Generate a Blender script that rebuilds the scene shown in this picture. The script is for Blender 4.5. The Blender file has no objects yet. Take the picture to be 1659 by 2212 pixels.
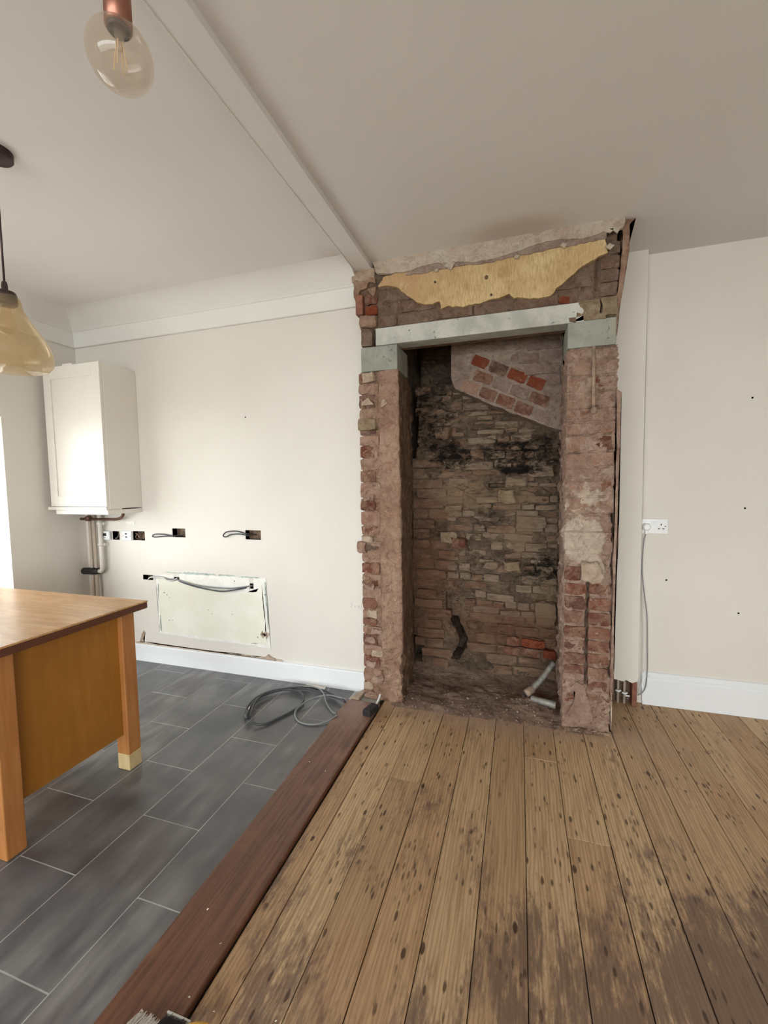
import bpy, bmesh, math, random
from mathutils import Vector, Matrix, noise

random.seed(7)
SC = bpy.context.scene
COL = SC.collection

# ------------------------------------------------------------------ camera
F_PX = 922.17
YAW, PITCH, ROLL, EYE = -0.3071, -0.0681, -0.0146, 1.3159
_f = Vector((math.sin(YAW) * math.cos(PITCH), math.cos(YAW) * math.cos(PITCH), math.sin(PITCH)))
_r = Vector((math.cos(YAW), -math.sin(YAW), 0))
_u = _r.cross(_f)
_r2 = math.cos(ROLL) * _r + math.sin(ROLL) * _u
_u2 = -math.sin(ROLL) * _r + math.cos(ROLL) * _u
cam_data = bpy.data.cameras.new('camera')
cam_data.sensor_fit = 'HORIZONTAL'
cam_data.sensor_width = 36.0
cam_data.lens = F_PX / 1659 * 36.0
cam_data.clip_start = 0.02
cam = bpy.data.objects.new('camera', cam_data)
COL.objects.link(cam)
cam.matrix_world = Matrix(((_r2.x, _u2.x, -_f.x, 0), (_r2.y, _u2.y, -_f.y, 0), (_r2.z, _u2.z, -_f.z, EYE), (0, 0, 0, 1)))
SC.camera = cam

# ------------------------------------------------------------------ world, daylight, exposure
world = bpy.data.worlds.new('world')
SC.world = world
world.use_nodes = True
_bg = world.node_tree.nodes['Background']
_bg.inputs[0].default_value = (0.97, 0.985, 1.0, 1)
_bg.inputs[1].default_value = 6.4
SC.view_settings.view_transform = 'Standard'
SC.view_settings.look = 'None'
SC.view_settings.gamma = 1.0
SC.view_settings.use_curve_mapping = False
SC.view_settings.exposure = 0.87
SC.cycles.max_bounces = 6
SC.cycles.diffuse_bounces = 4
SC.cycles.glossy_bounces = 3
SC.cycles.caustics_reflective = False
SC.cycles.caustics_refractive = False
SC.cycles.adaptive_threshold = 0.05


def portal(name, loc, rot, sx, sy):
    l = bpy.data.lights.new(name, 'AREA')
    l.shape = 'RECTANGLE'
    l.size, l.size_y = sx, sy
    l.cycles.is_portal = True
    o = bpy.data.objects.new(name, l)
    o.location = loc
    o.rotation_euler = rot
    COL.objects.link(o)


portal('window_left_offscreen', (-3.47, 1.215, 0.89), (0, -math.pi / 2, 0), 1.76, 1.44)
portal('window_rear_offscreen', (-0.35, -3.42, 1.26), (math.pi / 2, 0, 0), 5.1, 1.88)

# ------------------------------------------------------------------ helpers: objects


def tag(o, label=None, cat=None, group=None, kind=None):
    if label: o['label'] = label
    if cat: o['category'] = cat
    if group: o['group'] = group
    if kind: o['kind'] = kind
    return o


def link(o, parent=None):
    COL.objects.link(o)
    if parent is not None:
        o.parent = parent
        o.matrix_parent_inverse = Matrix.Translation(-WORLD_LOC[parent.name])
    WORLD_LOC[o.name] = Vector((0, 0, 0))   # mesh parts carry world coordinates
    return o


WORLD_LOC = {}


def empty(name, loc=(0, 0, 0)):
    o = bpy.data.objects.new(name, None)
    o.empty_display_size = 0.05
    o.location = loc
    COL.objects.link(o)
    WORLD_LOC[o.name] = Vector(loc)
    return o


def add(name, bm, mat, parent=None, smooth=False, loc=None):
    me = bpy.data.meshes.new(name)
    bm.normal_update()
    bm.to_mesh(me)
    bm.free()
    if smooth:
        for p in me.polygons: p.use_smooth = True
    me.materials.append(mat)
    o = bpy.data.objects.new(name, me)
    return link(o, parent)


def addv(name, verts, faces, mat, parent=None, smooth=False):
    me = bpy.data.meshes.new(name)
    me.from_pydata(verts, [], faces)
    me.update()
    if smooth:
        for p in me.polygons: p.use_smooth = True
    me.materials.append(mat)
    return link(bpy.data.objects.new(name, me), parent)


def box(bm, x0, x1, y0, y1, z0, z1, bevel=0.0, seg=1):
    vs = [bm.verts.new((x, y, z)) for z in (z0, z1) for y in (y0, y1) for x in (x0, x1)]
    fs = [bm.faces.new([vs[i] for i in q]) for q in
          ((0, 2, 3, 1), (4, 5, 7, 6), (0, 1, 5, 4), (2, 6, 7, 3), (0, 4, 6, 2), (1, 3, 7, 5))]
    if bevel:
        es = list({e for f in fs for e in f.edges})
        bmesh.ops.bevel(bm, geom=es, offset=bevel, segments=seg, affect='EDGES', profile=0.5)
    return bm


def boxo(name, b, mat, parent=None, bevel=0.0, seg=1):
    return add(name, box(bmesh.new(), *b, bevel=bevel, seg=seg), mat, parent)


def catmull(pts, n=8):
    P = [Vector(p) for p in pts]
    if len(P) < 3: return P
    out = []
    for i in range(len(P) - 1):
        p0 = P[max(i - 1, 0)]; p1 = P[i]; p2 = P[i + 1]; p3 = P[min(i + 2, len(P) - 1)]
        for k in range(n):
            t = k / n
            out.append(0.5 * ((2 * p1) + (p2 - p0) * t + (2 * p0 - 5 * p1 + 4 * p2 - p3) * t * t + (3 * p1 - p0 - 3 * p2 + p3) * t ** 3))
    out.append(P[-1])
    return out


def tube(bm, pts, r, sides=8, smooth=0, cap=True):
    P = catmull(pts, smooth) if smooth else [Vector(p) for p in pts]
    rings = []
    up = Vector((0.13, 0.29, 0.95))
    for i, p in enumerate(P):
        d = (P[min(i + 1, len(P) - 1)] - P[max(i - 1, 0)]).normalized()
        a = d.cross(up)
        if a.length < 1e-3: a = d.cross(Vector((1, 0, 0)))
        a.normalize()
        up = a.cross(d).normalized()
        if isinstance(r, (list, tuple)):
            t_ = i / max(1, len(P) - 1) * (len(r) - 1); k_ = min(int(t_), len(r) - 2); rr = r[k_] + (r[k_ + 1] - r[k_]) * (t_ - k_)
        else: rr = r
        rings.append([bm.verts.new(p + (a * math.cos(t) + up * math.sin(t)) * rr) for t in [2 * math.pi * k / sides for k in range(sides)]])
    for A, B in zip(rings, rings[1:]):
        for k in range(sides):
            bm.faces.new((A[k], A[(k + 1) % sides], B[(k + 1) % sides], B[k]))
    if cap:
        bm.faces.new(list(reversed(rings[0]))); bm.faces.new(rings[-1])
    return bm


def lathe(bm, prof, c, sides=32, wob=None):
    rings = []
    for k, (r, z) in enumerate(prof):
        ring = []
        for s in range(sides):
            a = 2 * math.pi * s / sides
            rr = r * (1 + (wob(a, z) if wob else 0))
            ring.append(bm.verts.new((c[0] + rr * math.cos(a), c[1] + rr * math.sin(a), c[2] + z)))
        rings.append(ring)
    for A, B in zip(rings, rings[1:]):
        for k in range(sides):
            bm.faces.new((A[k], B[k], B[(k + 1) % sides], A[(k + 1) % sides]))
    return bm


def fbm(x, y, z, s, o=4):
    return noise.fractal(Vector((x * s, y * s, z * s)), 1.0, 2.0, o)


def subdiv_outline(pts, step, jit, seed):
    rnd = random.Random(seed)
    out = []
    n = len(pts)
    for i in range(n):
        a = Vector(pts[i]); b = Vector(pts[(i + 1) % n])
        k = max(1, int((b - a).length / step))
        for j in range(k):
            p = a.lerp(b, j / k)
            out.append((p.x + rnd.uniform(-jit, jit), p.y + rnd.uniform(-jit, jit)))
    return out


def sheet(name, outline, y, thick, mat, parent, step=0.02, jit=0.004, seed=1, axis='Y', amp=0.0):
    """a ragged skin of plaster: outline in X-Z (axis Y) or X-Y (axis Z, hanging below z=y), with real thickness"""
    pts = subdiv_outline(outline, step, jit, seed) if step else outline
    bm = bmesh.new()
    if axis == 'Y':
        A = [bm.verts.new((x, y - thick + amp * fbm(x, 3.1, z, 18), z)) for x, z in pts]
        B = [bm.verts.new((x, y, z)) for x, z in pts]
    else:
        A = [bm.verts.new((x, z, y - thick)) for x, z in pts]
        B = [bm.verts.new((x, z, y)) for x, z in pts]
    f = bm.faces.new(A); bm.faces.new(list(reversed(B)))
    n = len(pts)
    for i in range(n):
        bm.faces.new((A[i], B[i], B[(i + 1) % n], A[(i + 1) % n]))
    bmesh.ops.triangulate(bm, faces=[q for q in bm.faces if len(q.verts) > 4])
    bmesh.ops.recalc_face_normals(bm, faces=bm.faces)
    return add(name, bm, mat, parent)


def lump(name, b, mat, parent, amp=0.006, cuts=3, seed=0, smooth=False, sc=22):
    """a broken block: a subdivided box, rounded and knocked about"""
    x0, x1, y0, y1, z0, z1 = b
    bm = bmesh.new()
    bmesh.ops.create_cube(bm, size=1.0)
    bmesh.ops.subdivide_edges(bm, edges=bm.edges, cuts=cuts, use_grid_fill=True)
    c = Vector(((x0 + x1) / 2, (y0 + y1) / 2, (z0 + z1) / 2)); d = Vector((x1 - x0, y1 - y0, z1 - z0))
    for v in bm.verts:
        q = v.co.copy()
        l = max(abs(q.x), abs(q.y), abs(q.z)) / max(q.length, 1e-6)
        q *= 1 - 0.16 * (1 - l)
        p = c + Vector((q.x * d.x, q.y * d.y, q.z * d.z))
        o = Vector((fbm(p.x + seed, p.y, p.z, sc, 3), fbm(p.x, p.y + seed + 5, p.z, sc, 3), fbm(p.x, p.y, p.z + seed + 9, sc, 3)))
        v.co = p + o * amp
    return add(name, bm, mat, parent, smooth)

# ------------------------------------------------------------------ helpers: materials


class G:
    def __init__(s, name):
        s.m = bpy.data.materials.new(name); s.m.use_nodes = True
        s.t = s.m.node_tree; s.t.nodes.clear()
        s.o = s.t.nodes.new('ShaderNodeOutputMaterial')
        s._pos = None

    def n(s, typ, **k):
        x = s.t.nodes.new('ShaderNode' + typ)
        for a, b in k.items(): setattr(x, a, b)
        return x

    def put(s, v, sock):
        if isinstance(v, bpy.types.NodeSocket): s.t.links.new(v, sock)
        elif isinstance(v, (tuple, list)) and sock.type == 'RGBA': sock.default_value = (*v[:3], 1)
        else: sock.default_value = v

    @property
    def pos(s):
        if s._pos is None: s._pos = s.n('NewGeometry').outputs['Position']
        return s._pos

    @property
    def obj(s): return s.n('TexCoord').outputs['Object']

    @property
    def rnd(s): return s.n('ObjectInfo').outputs['Random']

    def vec(s, v, scale=(1, 1, 1), loc=(0, 0, 0), rot=(0, 0, 0)):
        x = s.n('Mapping'); s.put(v, x.inputs[0]); x.inputs[1].default_value = loc; x.inputs[2].default_value = rot; x.inputs[3].default_value = scale
        return x.outputs[0]

    def vadd(s, v, w):
        x = s.n('VectorMath', operation='ADD'); s.put(v, x.inputs[0]); s.put(w, x.inputs[1]); return x.outputs[0]

    def noise(s, v, scale, detail=4.0, rough=0.55, dist=0.0):
        x = s.n('TexNoise'); s.put(v, x.inputs['Vector']); x.inputs['Scale'].default_value = scale
        x.inputs['Detail'].default_value = detail; x.inputs['Roughness'].default_value = rough; x.inputs['Distortion'].default_value = dist
        return x.outputs[0]

    def voro(s, v, scale, feature='F1'):
        x = s.n('TexVoronoi', feature=feature, voronoi_dimensions='2D'); s.put(v, x.inputs['Vector']); x.inputs['Scale'].default_value = scale
        return x.outputs['Distance']

    def wave(s, v, scale, dist=4, detail=3, dscale=1.0, direction='X'):
        x = s.n('TexWave', bands_direction=direction); s.put(v, x.inputs['Vector']); x.inputs['Scale'].default_value = scale
        x.inputs['Distortion'].default_value = dist; x.inputs['Detail'].default_value = detail; x.inputs['Detail Scale'].default_value = dscale
        return x.outputs['Fac']

    def ss(s, v, a, b, lo=0.0, hi=1.0):
        x = s.n('MapRange', interpolation_type='SMOOTHSTEP'); s.put(v, x.inputs[0])
        x.inputs[1].default_value = a; x.inputs[2].default_value = b; x.inputs[3].default_value = lo; x.inputs[4].default_value = hi
        return x.outputs[0]

    def ramp(s, v, stops):
        x = s.n('ValToRGB'); s.put(v, x.inputs[0]); e = x.color_ramp.elements
        while len(e) < len(stops): e.new(0.5)
        for q, (p, c) in zip(e, stops): q.position = p; q.color = (*c, 1)
        return x.outputs[0]

    def mix(s, f, a, b, mode='MIX'):
        x = s.n('Mix', data_type='RGBA', blend_type=mode); s.put(f, x.inputs[0]); s.put(a, x.inputs[6]); s.put(b, x.inputs[7]); return x.outputs[2]

    def op(s, o, a, b=0.0):
        x = s.n('Math', operation=o); s.put(a, x.inputs[0]); s.put(b, x.inputs[1]); return x.outputs[0]

    def mul(s, a, b): return s.op('MULTIPLY', a, b)
    def addm(s, a, b): return s.op('ADD', a, b)
    def mx(s, a, b): return s.op('MAXIMUM', a, b)

    def axis(s, v, k):
        x = s.n('SeparateXYZ'); s.put(v, x.inputs[0]); return x.outputs[k]

    def blob(s, c, r, soft=0.5, wob=0.0, wsc=6.0):
        """1 inside an ellipsoid stain of its own place and shape"""
        v = s.vec(s.pos, scale=tuple(1 / q for q in r), loc=tuple(-a / q for a, q in zip(c, r)))
        x = s.n('VectorMath', operation='LENGTH'); s.put(v, x.inputs[0]); d = x.outputs['Value']
        if wob: d = s.addm(d, s.mul(s.op('SUBTRACT', s.noise(s.pos, wsc, 5, 0.6), 0.5), wob))
        return s.ss(d, 1 - soft, 1 + soft, 1.0, 0.0)

    def bsdf(s, base, rough=0.6, metal=0.0, bump=None, bstr=0.3, bdist=0.01, spec=0.5, **k):
        x = s.n('BsdfPrincipled'); s.put(base, x.inputs['Base Color']); s.put(rough, x.inputs['Roughness']); s.put(metal, x.inputs['Metallic'])
        s.put(spec, x.inputs['Specular IOR Level'])
        if bump is not None:
            b = s.n('Bump'); b.inputs['Strength'].default_value = bstr; b.inputs['Distance'].default_value = bdist
            s.put(bump, b.inputs['Height']); s.t.links.new(b.outputs[0], x.inputs['Normal'])
        s.t.links.new(x.outputs[0], s.o.inputs[0])
        return s.m


def plain(name, c, rough=0.5, metal=0.0, var=0.08, sc=14.0, bstr=0.1):
    g = G(name)
    f = g.noise(g.pos, sc, 5)
    base = g.mix(g.ss(f, 0.3, 0.7), tuple(q * (1 - var) for q in c), tuple(min(1, q * (1 + var)) for q in c))
    return g.bsdf(base, rough, metal, g.noise(g.pos, sc * 6, 3), bstr, 0.002)


def m_paint(name, c):
    g = G(name)
    p = g.pos
    f = g.noise(p, 2.2, 4, 0.6)
    base = g.mix(g.ss(f, 0.35, 0.7), tuple(q * 0.965 for q in c), c)
    return g.bsdf(base, 0.75, 0, g.noise(p, 7, 2), 0.10, 0.012, spec=0.25)


def m_ceiling():
    g = G('ceiling_paint'); p = g.pos
    base = g.mix(g.ss(g.noise(p, 1.1, 3), 0.35, 0.7), (0.72, 0.695, 0.675), (0.75, 0.725, 0.705))
    st = g.mul(g.blob((-0.03, 2.30, 2.55), (0.22, 0.10, 0.3), 0.75, 0.5, 7), 0.42)
    st = g.mx(st, g.mul(g.blob((-0.97, 2.30, 2.55), (0.12, 0.14, 0.3), 0.8, 0.5, 7), 0.3))
    base = g.mix(st, base, (0.34, 0.20, 0.11))
    return g.bsdf(base, 0.8, 0, g.noise(p, 6, 2), 0.08, 0.012, spec=0.2)


def m_plank():
    g = G('old_pine_boards'); p = g.pos
    o = g.n('ObjectInfo'); r = o.outputs['Random']
    cmb = g.n('CombineXYZ'); g.put(g.mul(r, 7.0), cmb.inputs[0]); g.put(g.mul(r, 31.0), cmb.inputs[1])
    q = g.vadd(p, cmb.outputs[0])
    qs = g.vec(q, scale=(1, 0.06, 1))
    grain = g.noise(qs, 70, 5, 0.6, 0.6)
    warp = g.vadd(g.vec(q, scale=(1, 0.09, 1)), g.vec(g.n('CombineXYZ').outputs[0]))
    rings = g.wave(warp, 26, 7, 3, 1.6)
    big = g.noise(g.vec(p, scale=(1, 0.45, 1)), 3.0, 6, 0.65, 0.4)
    base = g.ramp(r, [(0.0, (0.42, 0.275, 0.155)), (0.35, (0.53, 0.37, 0.215)), (0.7, (0.46, 0.295, 0.165)), (1.0, (0.57, 0.405, 0.235))])
    base = g.mix(g.mul(g.ss(rings, 0.35, 0.95), 0.42), base, (0.26, 0.135, 0.062))
    base = g.mix(g.mul(g.ss(grain, 0.42, 0.70), 0.55), base, (0.23, 0.13, 0.068))
    # old brown varnish left in broken patches, most of it out in the room
    fine = g.noise(g.vec(q, scale=(1, 0.20, 1)), 60, 7, 0.75, 0.3)
    mid = g.noise(g.vec(p, scale=(1, 0.5, 1)), 7.5, 6, 0.7, 0.6)
    zone = None
    for c, rr_, a in (((0.55, 1.00, 0), (0.55, 0.45, 1), 0.26), ((0.15, 1.05, 0), (0.30, 0.35, 1), 0.16), ((-0.45, 1.45, 0), (0.30, 0.30, 1), 0.10), ((0.9, 1.5, 0), (0.4, 0.3, 1), 0.10), ((-0.2, 0.4, 0), (1.6, 0.7, 1), 0.14)):
        b = g.mul(g.blob(c, rr_, 0.7), a)
        zone = b if zone is None else g.mx(zone, b)
    vs_ = g.addm(g.addm(g.mul(big, 0.55), g.mul(mid, 0.45)), g.addm(zone, g.mul(g.op('SUBTRACT', fine, 0.5), 0.50)))
    base = g.mix(g.mul(g.ss(vs_, 0.56, 0.70), 0.80), base, (0.125, 0.078, 0.060))
    red = g.mul(g.ss(g.noise(g.vec(p, scale=(1, 0.35, 1)), 2.3, 3), 0.56, 0.72), 0.40)
    base = g.mix(red, base, (0.36, 0.16, 0.085))
    # knots, dents, nail stains
    wn = g.mul(g.op('SUBTRACT', g.noise(q, 24, 3), 0.5), 0.16)
    k1 = g.addm(g.voro(g.vec(q, scale=(1, 0.42, 1)), 8), g.mul(wn, 0.4))
    kn = g.mul(g.ss(k1, 0.070, 0.040), g.ss(g.noise(q, 3, 2), 0.44, 0.56))
    k2 = g.addm(g.voro(g.vec(q, scale=(1, 0.30, 1), rot=(0, 0, 0.2)), 21), wn)
    kd = g.mul(g.ss(k2, 0.12, 0.06), g.ss(g.noise(q, 5, 3), 0.47, 0.56))
    k3 = g.addm(g.voro(g.vec(q, scale=(1, 0.20, 1), rot=(0, 0, -0.15)), 48), wn)
    kd = g.mx(kd, g.mul(g.mul(g.ss(k3, 0.20, 0.10), g.ss(g.noise(q, 4.3, 3), 0.52, 0.60)), 0.85))
    spots = g.mx(kn, g.mul(kd, 0.9))
    base = g.mix(g.mul(spots, 0.88), base, (0.045, 0.024, 0.014))
    dust = g.mul(g.blob((-0.12, 2.36, 0), (0.72, 0.12, 0.3), 0.6, 0.6, 9), 0.6)
    base = g.mix(dust, base, (0.36, 0.25, 0.19))
    h = g.addm(g.mul(grain, 0.5), g.mul(spots, -0.8))
    return g.bsdf(base, g.ss(big, 0.3, 0.8, 0.62, 0.42), 0, h, 0.35, 0.003, spec=0.35)


def m_tile():
    g = G('slate_tile'); p = g.pos
    r = g.rnd
    cmb = g.n('CombineXYZ'); g.put(g.mul(r, 9.0), cmb.inputs[0]); g.put(g.mul(r, 5.0), cmb.inputs[1])
    q = g.vadd(p, cmb.outputs[0])
    a = g.noise(q, 4.5, 3, 0.45, 0.3)
    base = g.mix(g.ss(a, 0.25, 0.75), (0.060, 0.063, 0.070), (0.112, 0.113, 0.117))
    base = g.mix(g.mul(g.ss(g.noise(q, 1.7, 2, 0.4), 0.45, 0.7), 0.5), base, (0.105, 0.085, 0.085))
    base = g.mix(g.mul(g.ss(r, 0.2, 0.9), 0.25), base, (0.095, 0.098, 0.102))
    streak = g.noise(g.vec(p, rot=(0, 0, 0.6), scale=(1, 0.25, 1)), 14, 3, 0.5)
    dust = g.mul(g.mul(g.ss(g.noise(p, 2.2, 3, 0.5), 0.36, 0.72), g.ss(streak, 0.3, 0.75)), 0.75)
    base = g.mix(dust, base, (0.33, 0.32, 0.31))
    h = g.addm(g.mul(g.noise(q, 9, 4, 0.5, 0.15), 1.0), g.mul(g.noise(q, 40, 4), 0.25))
    return g.bsdf(base, 0.30, 0, h, 0.10, 0.012, spec=0.6)


def m_threshold():
    g = G('dark_hardwood'); p = g.pos
    gr = g.noise(g.vec(p, scale=(1, 0.05, 1)), 90, 5, 0.6, 0.3)
    base = g.mix(g.ss(gr, 0.35, 0.7), (0.165, 0.068, 0.036), (0.088, 0.038, 0.022))
    scr = g.mul(g.ss(g.noise(p, 4, 6, 0.65), 0.5, 0.72), 0.4)
    base = g.mix(scr, base, (0.30, 0.145, 0.08))
    end = g.mul(g.blob((-0.86, 2.30, 0), (0.25, 0.22, 0.2), 0.6, 0.8, 12), 0.6)
    base = g.mix(end, base, (0.30, 0.19, 0.15))
    return g.bsdf(base, g.ss(gr, 0.3, 0.8, 0.32, 0.5), 0, gr, 0.12, 0.002, spec=0.5)


def m_brick(name, tones, smear, smear_amt, soot=None, sootc=(0.012, 0.010, 0.009), extra=None, lam=None):
    g = G(name); p = g.pos
    if lam: p = g.vec(p, scale=lam)
    base = g.ramp(g.rnd, [(i / max(1, len(tones) - 1), t) for i, t in enumerate(tones)])
    mot = g.noise(p, 38, 6, 0.65)
    base = g.mix(g.mul(g.ss(mot, 0.45, 0.75), 0.5), base, tuple(q * 0.45 for q in tones[0]))
    s1 = g.noise(p, 17, 8, 0.72, 0.6)
    base = g.mix(g.mul(g.ss(s1, 0.50 - smear_amt * 0.3, 0.80 - smear_amt * 0.3), 0.85), base, smear)
    fleck = g.ss(g.noise(p, 75, 3, 0.6), 0.66, 0.72)
    base = g.mix(g.mul(fleck, 0.6), base, tuple(min(1, q * 1.25) for q in smear))
    if extra: base = extra(g, base)
    if soot: base = g.mix(soot(g), base, sootc)
    h = g.addm(mot, g.mul(s1, 1.2))
    return g.bsdf(base, 0.92, 0, h, 1.0, 0.026, spec=0.12)


def m_mortar(name, a, b, dark, soot=None, sootc=(0.012, 0.010, 0.009), extra=None):
    g = G(name); p = g.pos
    f = g.noise(p, 7, 7, 0.62, 0.4)
    base = g.mix(g.ss(f, 0.36, 0.64), a, b)
    k = g.noise(p, 30, 8, 0.75, 0.4)
    base = g.mix(g.mul(g.ss(k, 0.47, 0.68), 0.8), base, dark)
    base = g.mix(g.mul(g.ss(g.noise(p, 4.5, 6, 0.65, 0.5), 0.5, 0.68), 0.55), base, tuple((u + 2 * v) / 3 for u, v in zip(a, dark)))
    fleck = g.ss(g.noise(p, 90, 2, 0.5), 0.68, 0.74)
    base = g.mix(g.mul(fleck, 0.7), base, (0.74, 0.66, 0.55))
    if extra: base = extra(g, base)
    if soot: base = g.mix(soot(g), base, sootc)
    h = g.addm(g.noise(g.vec(p, loc=(3.7, 1.9, 5.3)), 30, 8, 0.75, 0.4), g.mul(g.noise(g.vec(p, loc=(8.1, 2.3, 4.4)), 7, 6, 0.62), 1.2))
    return g.bsdf(base, 0.95, 0, h, 1.0, 0.026, spec=0.1)


def m_wood(name, a, b, axis_scale, sc=40, rough=0.4, strips=None):
    g = G(name); p = g.pos
    gr = g.noise(g.vec(p, scale=axis_scale), sc, 6, 0.6, 0.5)
    base = g.mix(g.ss(gr, 0.3, 0.7), a, b)
    base = g.mix(g.mul(g.ss(g.noise(p, 3, 4), 0.45, 0.7), 0.35), base, tuple(q * 0.75 for q in a))
    if strips:
        v = g.n('TexVoronoi', distance='CHEBYCHEV'); g.put(g.vec(p, scale=strips), v.inputs['Vector']); v.inputs['Scale'].default_value = 1.0
        sep = g.n('SeparateColor'); g.t.links.new(v.outputs['Color'], sep.inputs[0])
        base = g.mix(g.mul(sep.outputs[0], 0.45), base, tuple(q * 0.62 for q in a))
    return g.bsdf(base, rough, 0, gr, 0.08, 0.002, spec=0.5)


def m_glass(name, tint, gloss_r=0.03, veil=0.0, veilc=(0.6, 0.5, 0.4)):
    g = G(name)
    t = g.n('BsdfTransparent'); t.inputs[0].default_value = (*tint, 1)
    gl = g.n('BsdfGlossy'); gl.inputs[0].default_value = (1, 1, 1, 1); gl.inputs[1].default_value = gloss_r
    lw = g.n('LayerWeight'); lw.inputs[0].default_value = 0.5
    a = t.outputs[0]
    if veil:
        d = g.n('BsdfDiffuse'); d.inputs[0].default_value = (*veilc, 1)
        tr = g.n('BsdfTranslucent'); tr.inputs[0].default_value = (*veilc, 1)
        dm = g.n('MixShader'); dm.inputs[0].default_value = 0.5; g.t.links.new(d.outputs[0], dm.inputs[1]); g.t.links.new(tr.outputs[0], dm.inputs[2])
        vm = g.n('MixShader'); vf = g.mul(g.ss(g.noise(g.pos, 9, 4), 0.3, 0.7, 0.6, 1.3), veil)
        g.put(vf, vm.inputs[0]); g.t.links.new(a, vm.inputs[1]); g.t.links.new(dm.outputs[0], vm.inputs[2]); a = vm.outputs[0]
    m = g.n('MixShader'); g.put(g.addm(g.mul(g.op('POWER', lw.outputs['Facing'], 4.0), 0.55), 0.035), m.inputs[0]); g.t.links.new(a, m.inputs[1]); g.t.links.new(gl.outputs[0], m.inputs[2])
    g.t.links.new(m.outputs[0], g.o.inputs[0])
    return g.m


MAT = {}
MAT['wall'] = m_paint('wall_emulsion', (0.715, 0.68, 0.625))
MAT['ceiling'] = m_ceiling()
MAT['white'] = m_paint('white_gloss_paint', (0.78, 0.80, 0.82))
MAT['coving'] = m_paint('coving_white', (0.75, 0.735, 0.705))
MAT['cabinet'] = plain('cabinet_white', (0.76, 0.72, 0.66), 0.38, 0, 0.02, 3, 0.02)
MAT['plank'] = m_plank()
MAT['tile'] = m_tile()
MAT['grout'] = plain('pale_grout', (0.44, 0.44, 0.42), 0.9, 0, 0.15, 9)
MAT['under'] = plain('rough_subfloor', (0.13, 0.09, 0.06), 1.0)
MAT['threshold'] = m_threshold()
MAT['plastic_white'] = plain('white_plastic', (0.80, 0.81, 0.82), 0.3, 0, 0.02)
MAT['pipe_white'] = plain('white_plastic_pipe', (0.66, 0.62, 0.56), 0.4, 0, 0.05)
MAT['pipe_paint'] = plain('painted_copper_pipe', (0.50, 0.42, 0.34), 0.45, 0, 0.1)
MAT['pipe_brown'] = plain('tarnished_copper', (0.12, 0.06, 0.04), 0.45, 0.5, 0.2)
MAT['black'] = plain('black_rubber', (0.014, 0.014, 0.015), 0.55, 0, 0.2)
MAT['metalbox'] = plain('rusty_back_box', (0.17, 0.11, 0.07), 0.7, 0.3, 0.5, 30)
MAT['cable'] = plain('grey_cable', (0.20, 0.205, 0.21), 0.5, 0, 0.06)
MAT['cable_dark'] = plain('dark_grey_cable', (0.045, 0.045, 0.05), 0.5, 0, 0.06)
MAT['cable_pale'] = plain('pale_cable', (0.60, 0.59, 0.56), 0.5, 0, 0.06)
MAT['concrete'] = None

def soot_front(g):
    """soot as it clings: zones of their own, broken up by a fine grain"""
    B = [((-0.60, 2.85, 1.78), (0.20, 0.5, 0.32), 0.42), ((-0.44, 2.87, 1.50), (0.16, 0.3, 0.10), 0.55), ((0.0, 2.87, 1.50), (0.32, 0.3, 0.13), 0.42), ((0.0, 2.87, 1.39), (0.14, 0.3, 0.035), 0.7),
         ((0.15, 2.87, 0.75), (0.13, 0.3, 0.11), 0.45), ((-0.41, 2.87, 0.42), (0.08, 0.3, 0.24), 0.2), ((-0.20, 2.87, 1.08), (0.11, 0.3, 0.08), 0.3), ((-0.35, 2.87, 0.75), (0.12, 0.3, 0.12), 0.2)]
    z = None
    for c, r, a in B:
        b = g.mul(g.blob(c, r, 0.65), a)
        z = b if z is None else g.mx(z, b)
    n = g.noise(g.vec(g.pos, scale=(1, 1, 1.7)), 15, 8, 0.72, 0.7)
    return g.mul(g.ss(g.addm(n, g.mul(z, 0.55)), 0.59, 0.84), 0.96)


def ochre_zone(g, base):
    m = g.mx(g.blob((-0.36, 2.87, 1.24), (0.20, 0.3, 0.14), 0.6, 1.0, 8), g.blob((-0.05, 2.87, 1.22), (0.14, 0.3, 0.10), 0.6, 1.0, 8))
    m = g.mx(m, g.blob((0.02, 2.87, 0.98), (0.10, 0.3, 0.14), 0.6, 1.0, 8))
    m = g.mx(m, g.blob((0.16, 2.87, 0.50), (0.10, 0.3, 0.17), 0.6, 0.8, 8))
    br = g.noise(g.pos, 13, 7, 0.7, 0.5)
    base = g.mix(g.mul(g.ss(g.addm(br, g.mul(m, 0.4)), 0.62, 0.88), 0.7), base, (0.38, 0.26, 0.165))
    red = g.mx(g.blob((-0.62, 2.87, 0.60), (0.22, 0.4, 0.50), 0.6, 0.8, 6), g.blob((0.0, 2.87, 0.33), (0.45, 0.3, 0.16), 0.6, 0.8, 6))
    return g.mix(g.mul(red, 0.55), base, (0.19, 0.085, 0.048))


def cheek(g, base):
    """mottled browner colour mixed in on the fireplace side of the pier"""
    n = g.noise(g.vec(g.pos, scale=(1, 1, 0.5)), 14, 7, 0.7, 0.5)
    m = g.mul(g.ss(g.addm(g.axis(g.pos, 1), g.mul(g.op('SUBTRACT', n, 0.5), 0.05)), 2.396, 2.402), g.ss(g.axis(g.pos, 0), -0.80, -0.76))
    return g.mix(m, base, g.mix(g.ss(n, 0.36, 0.64), (0.30, 0.19, 0.125), (0.17, 0.10, 0.066)))


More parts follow.
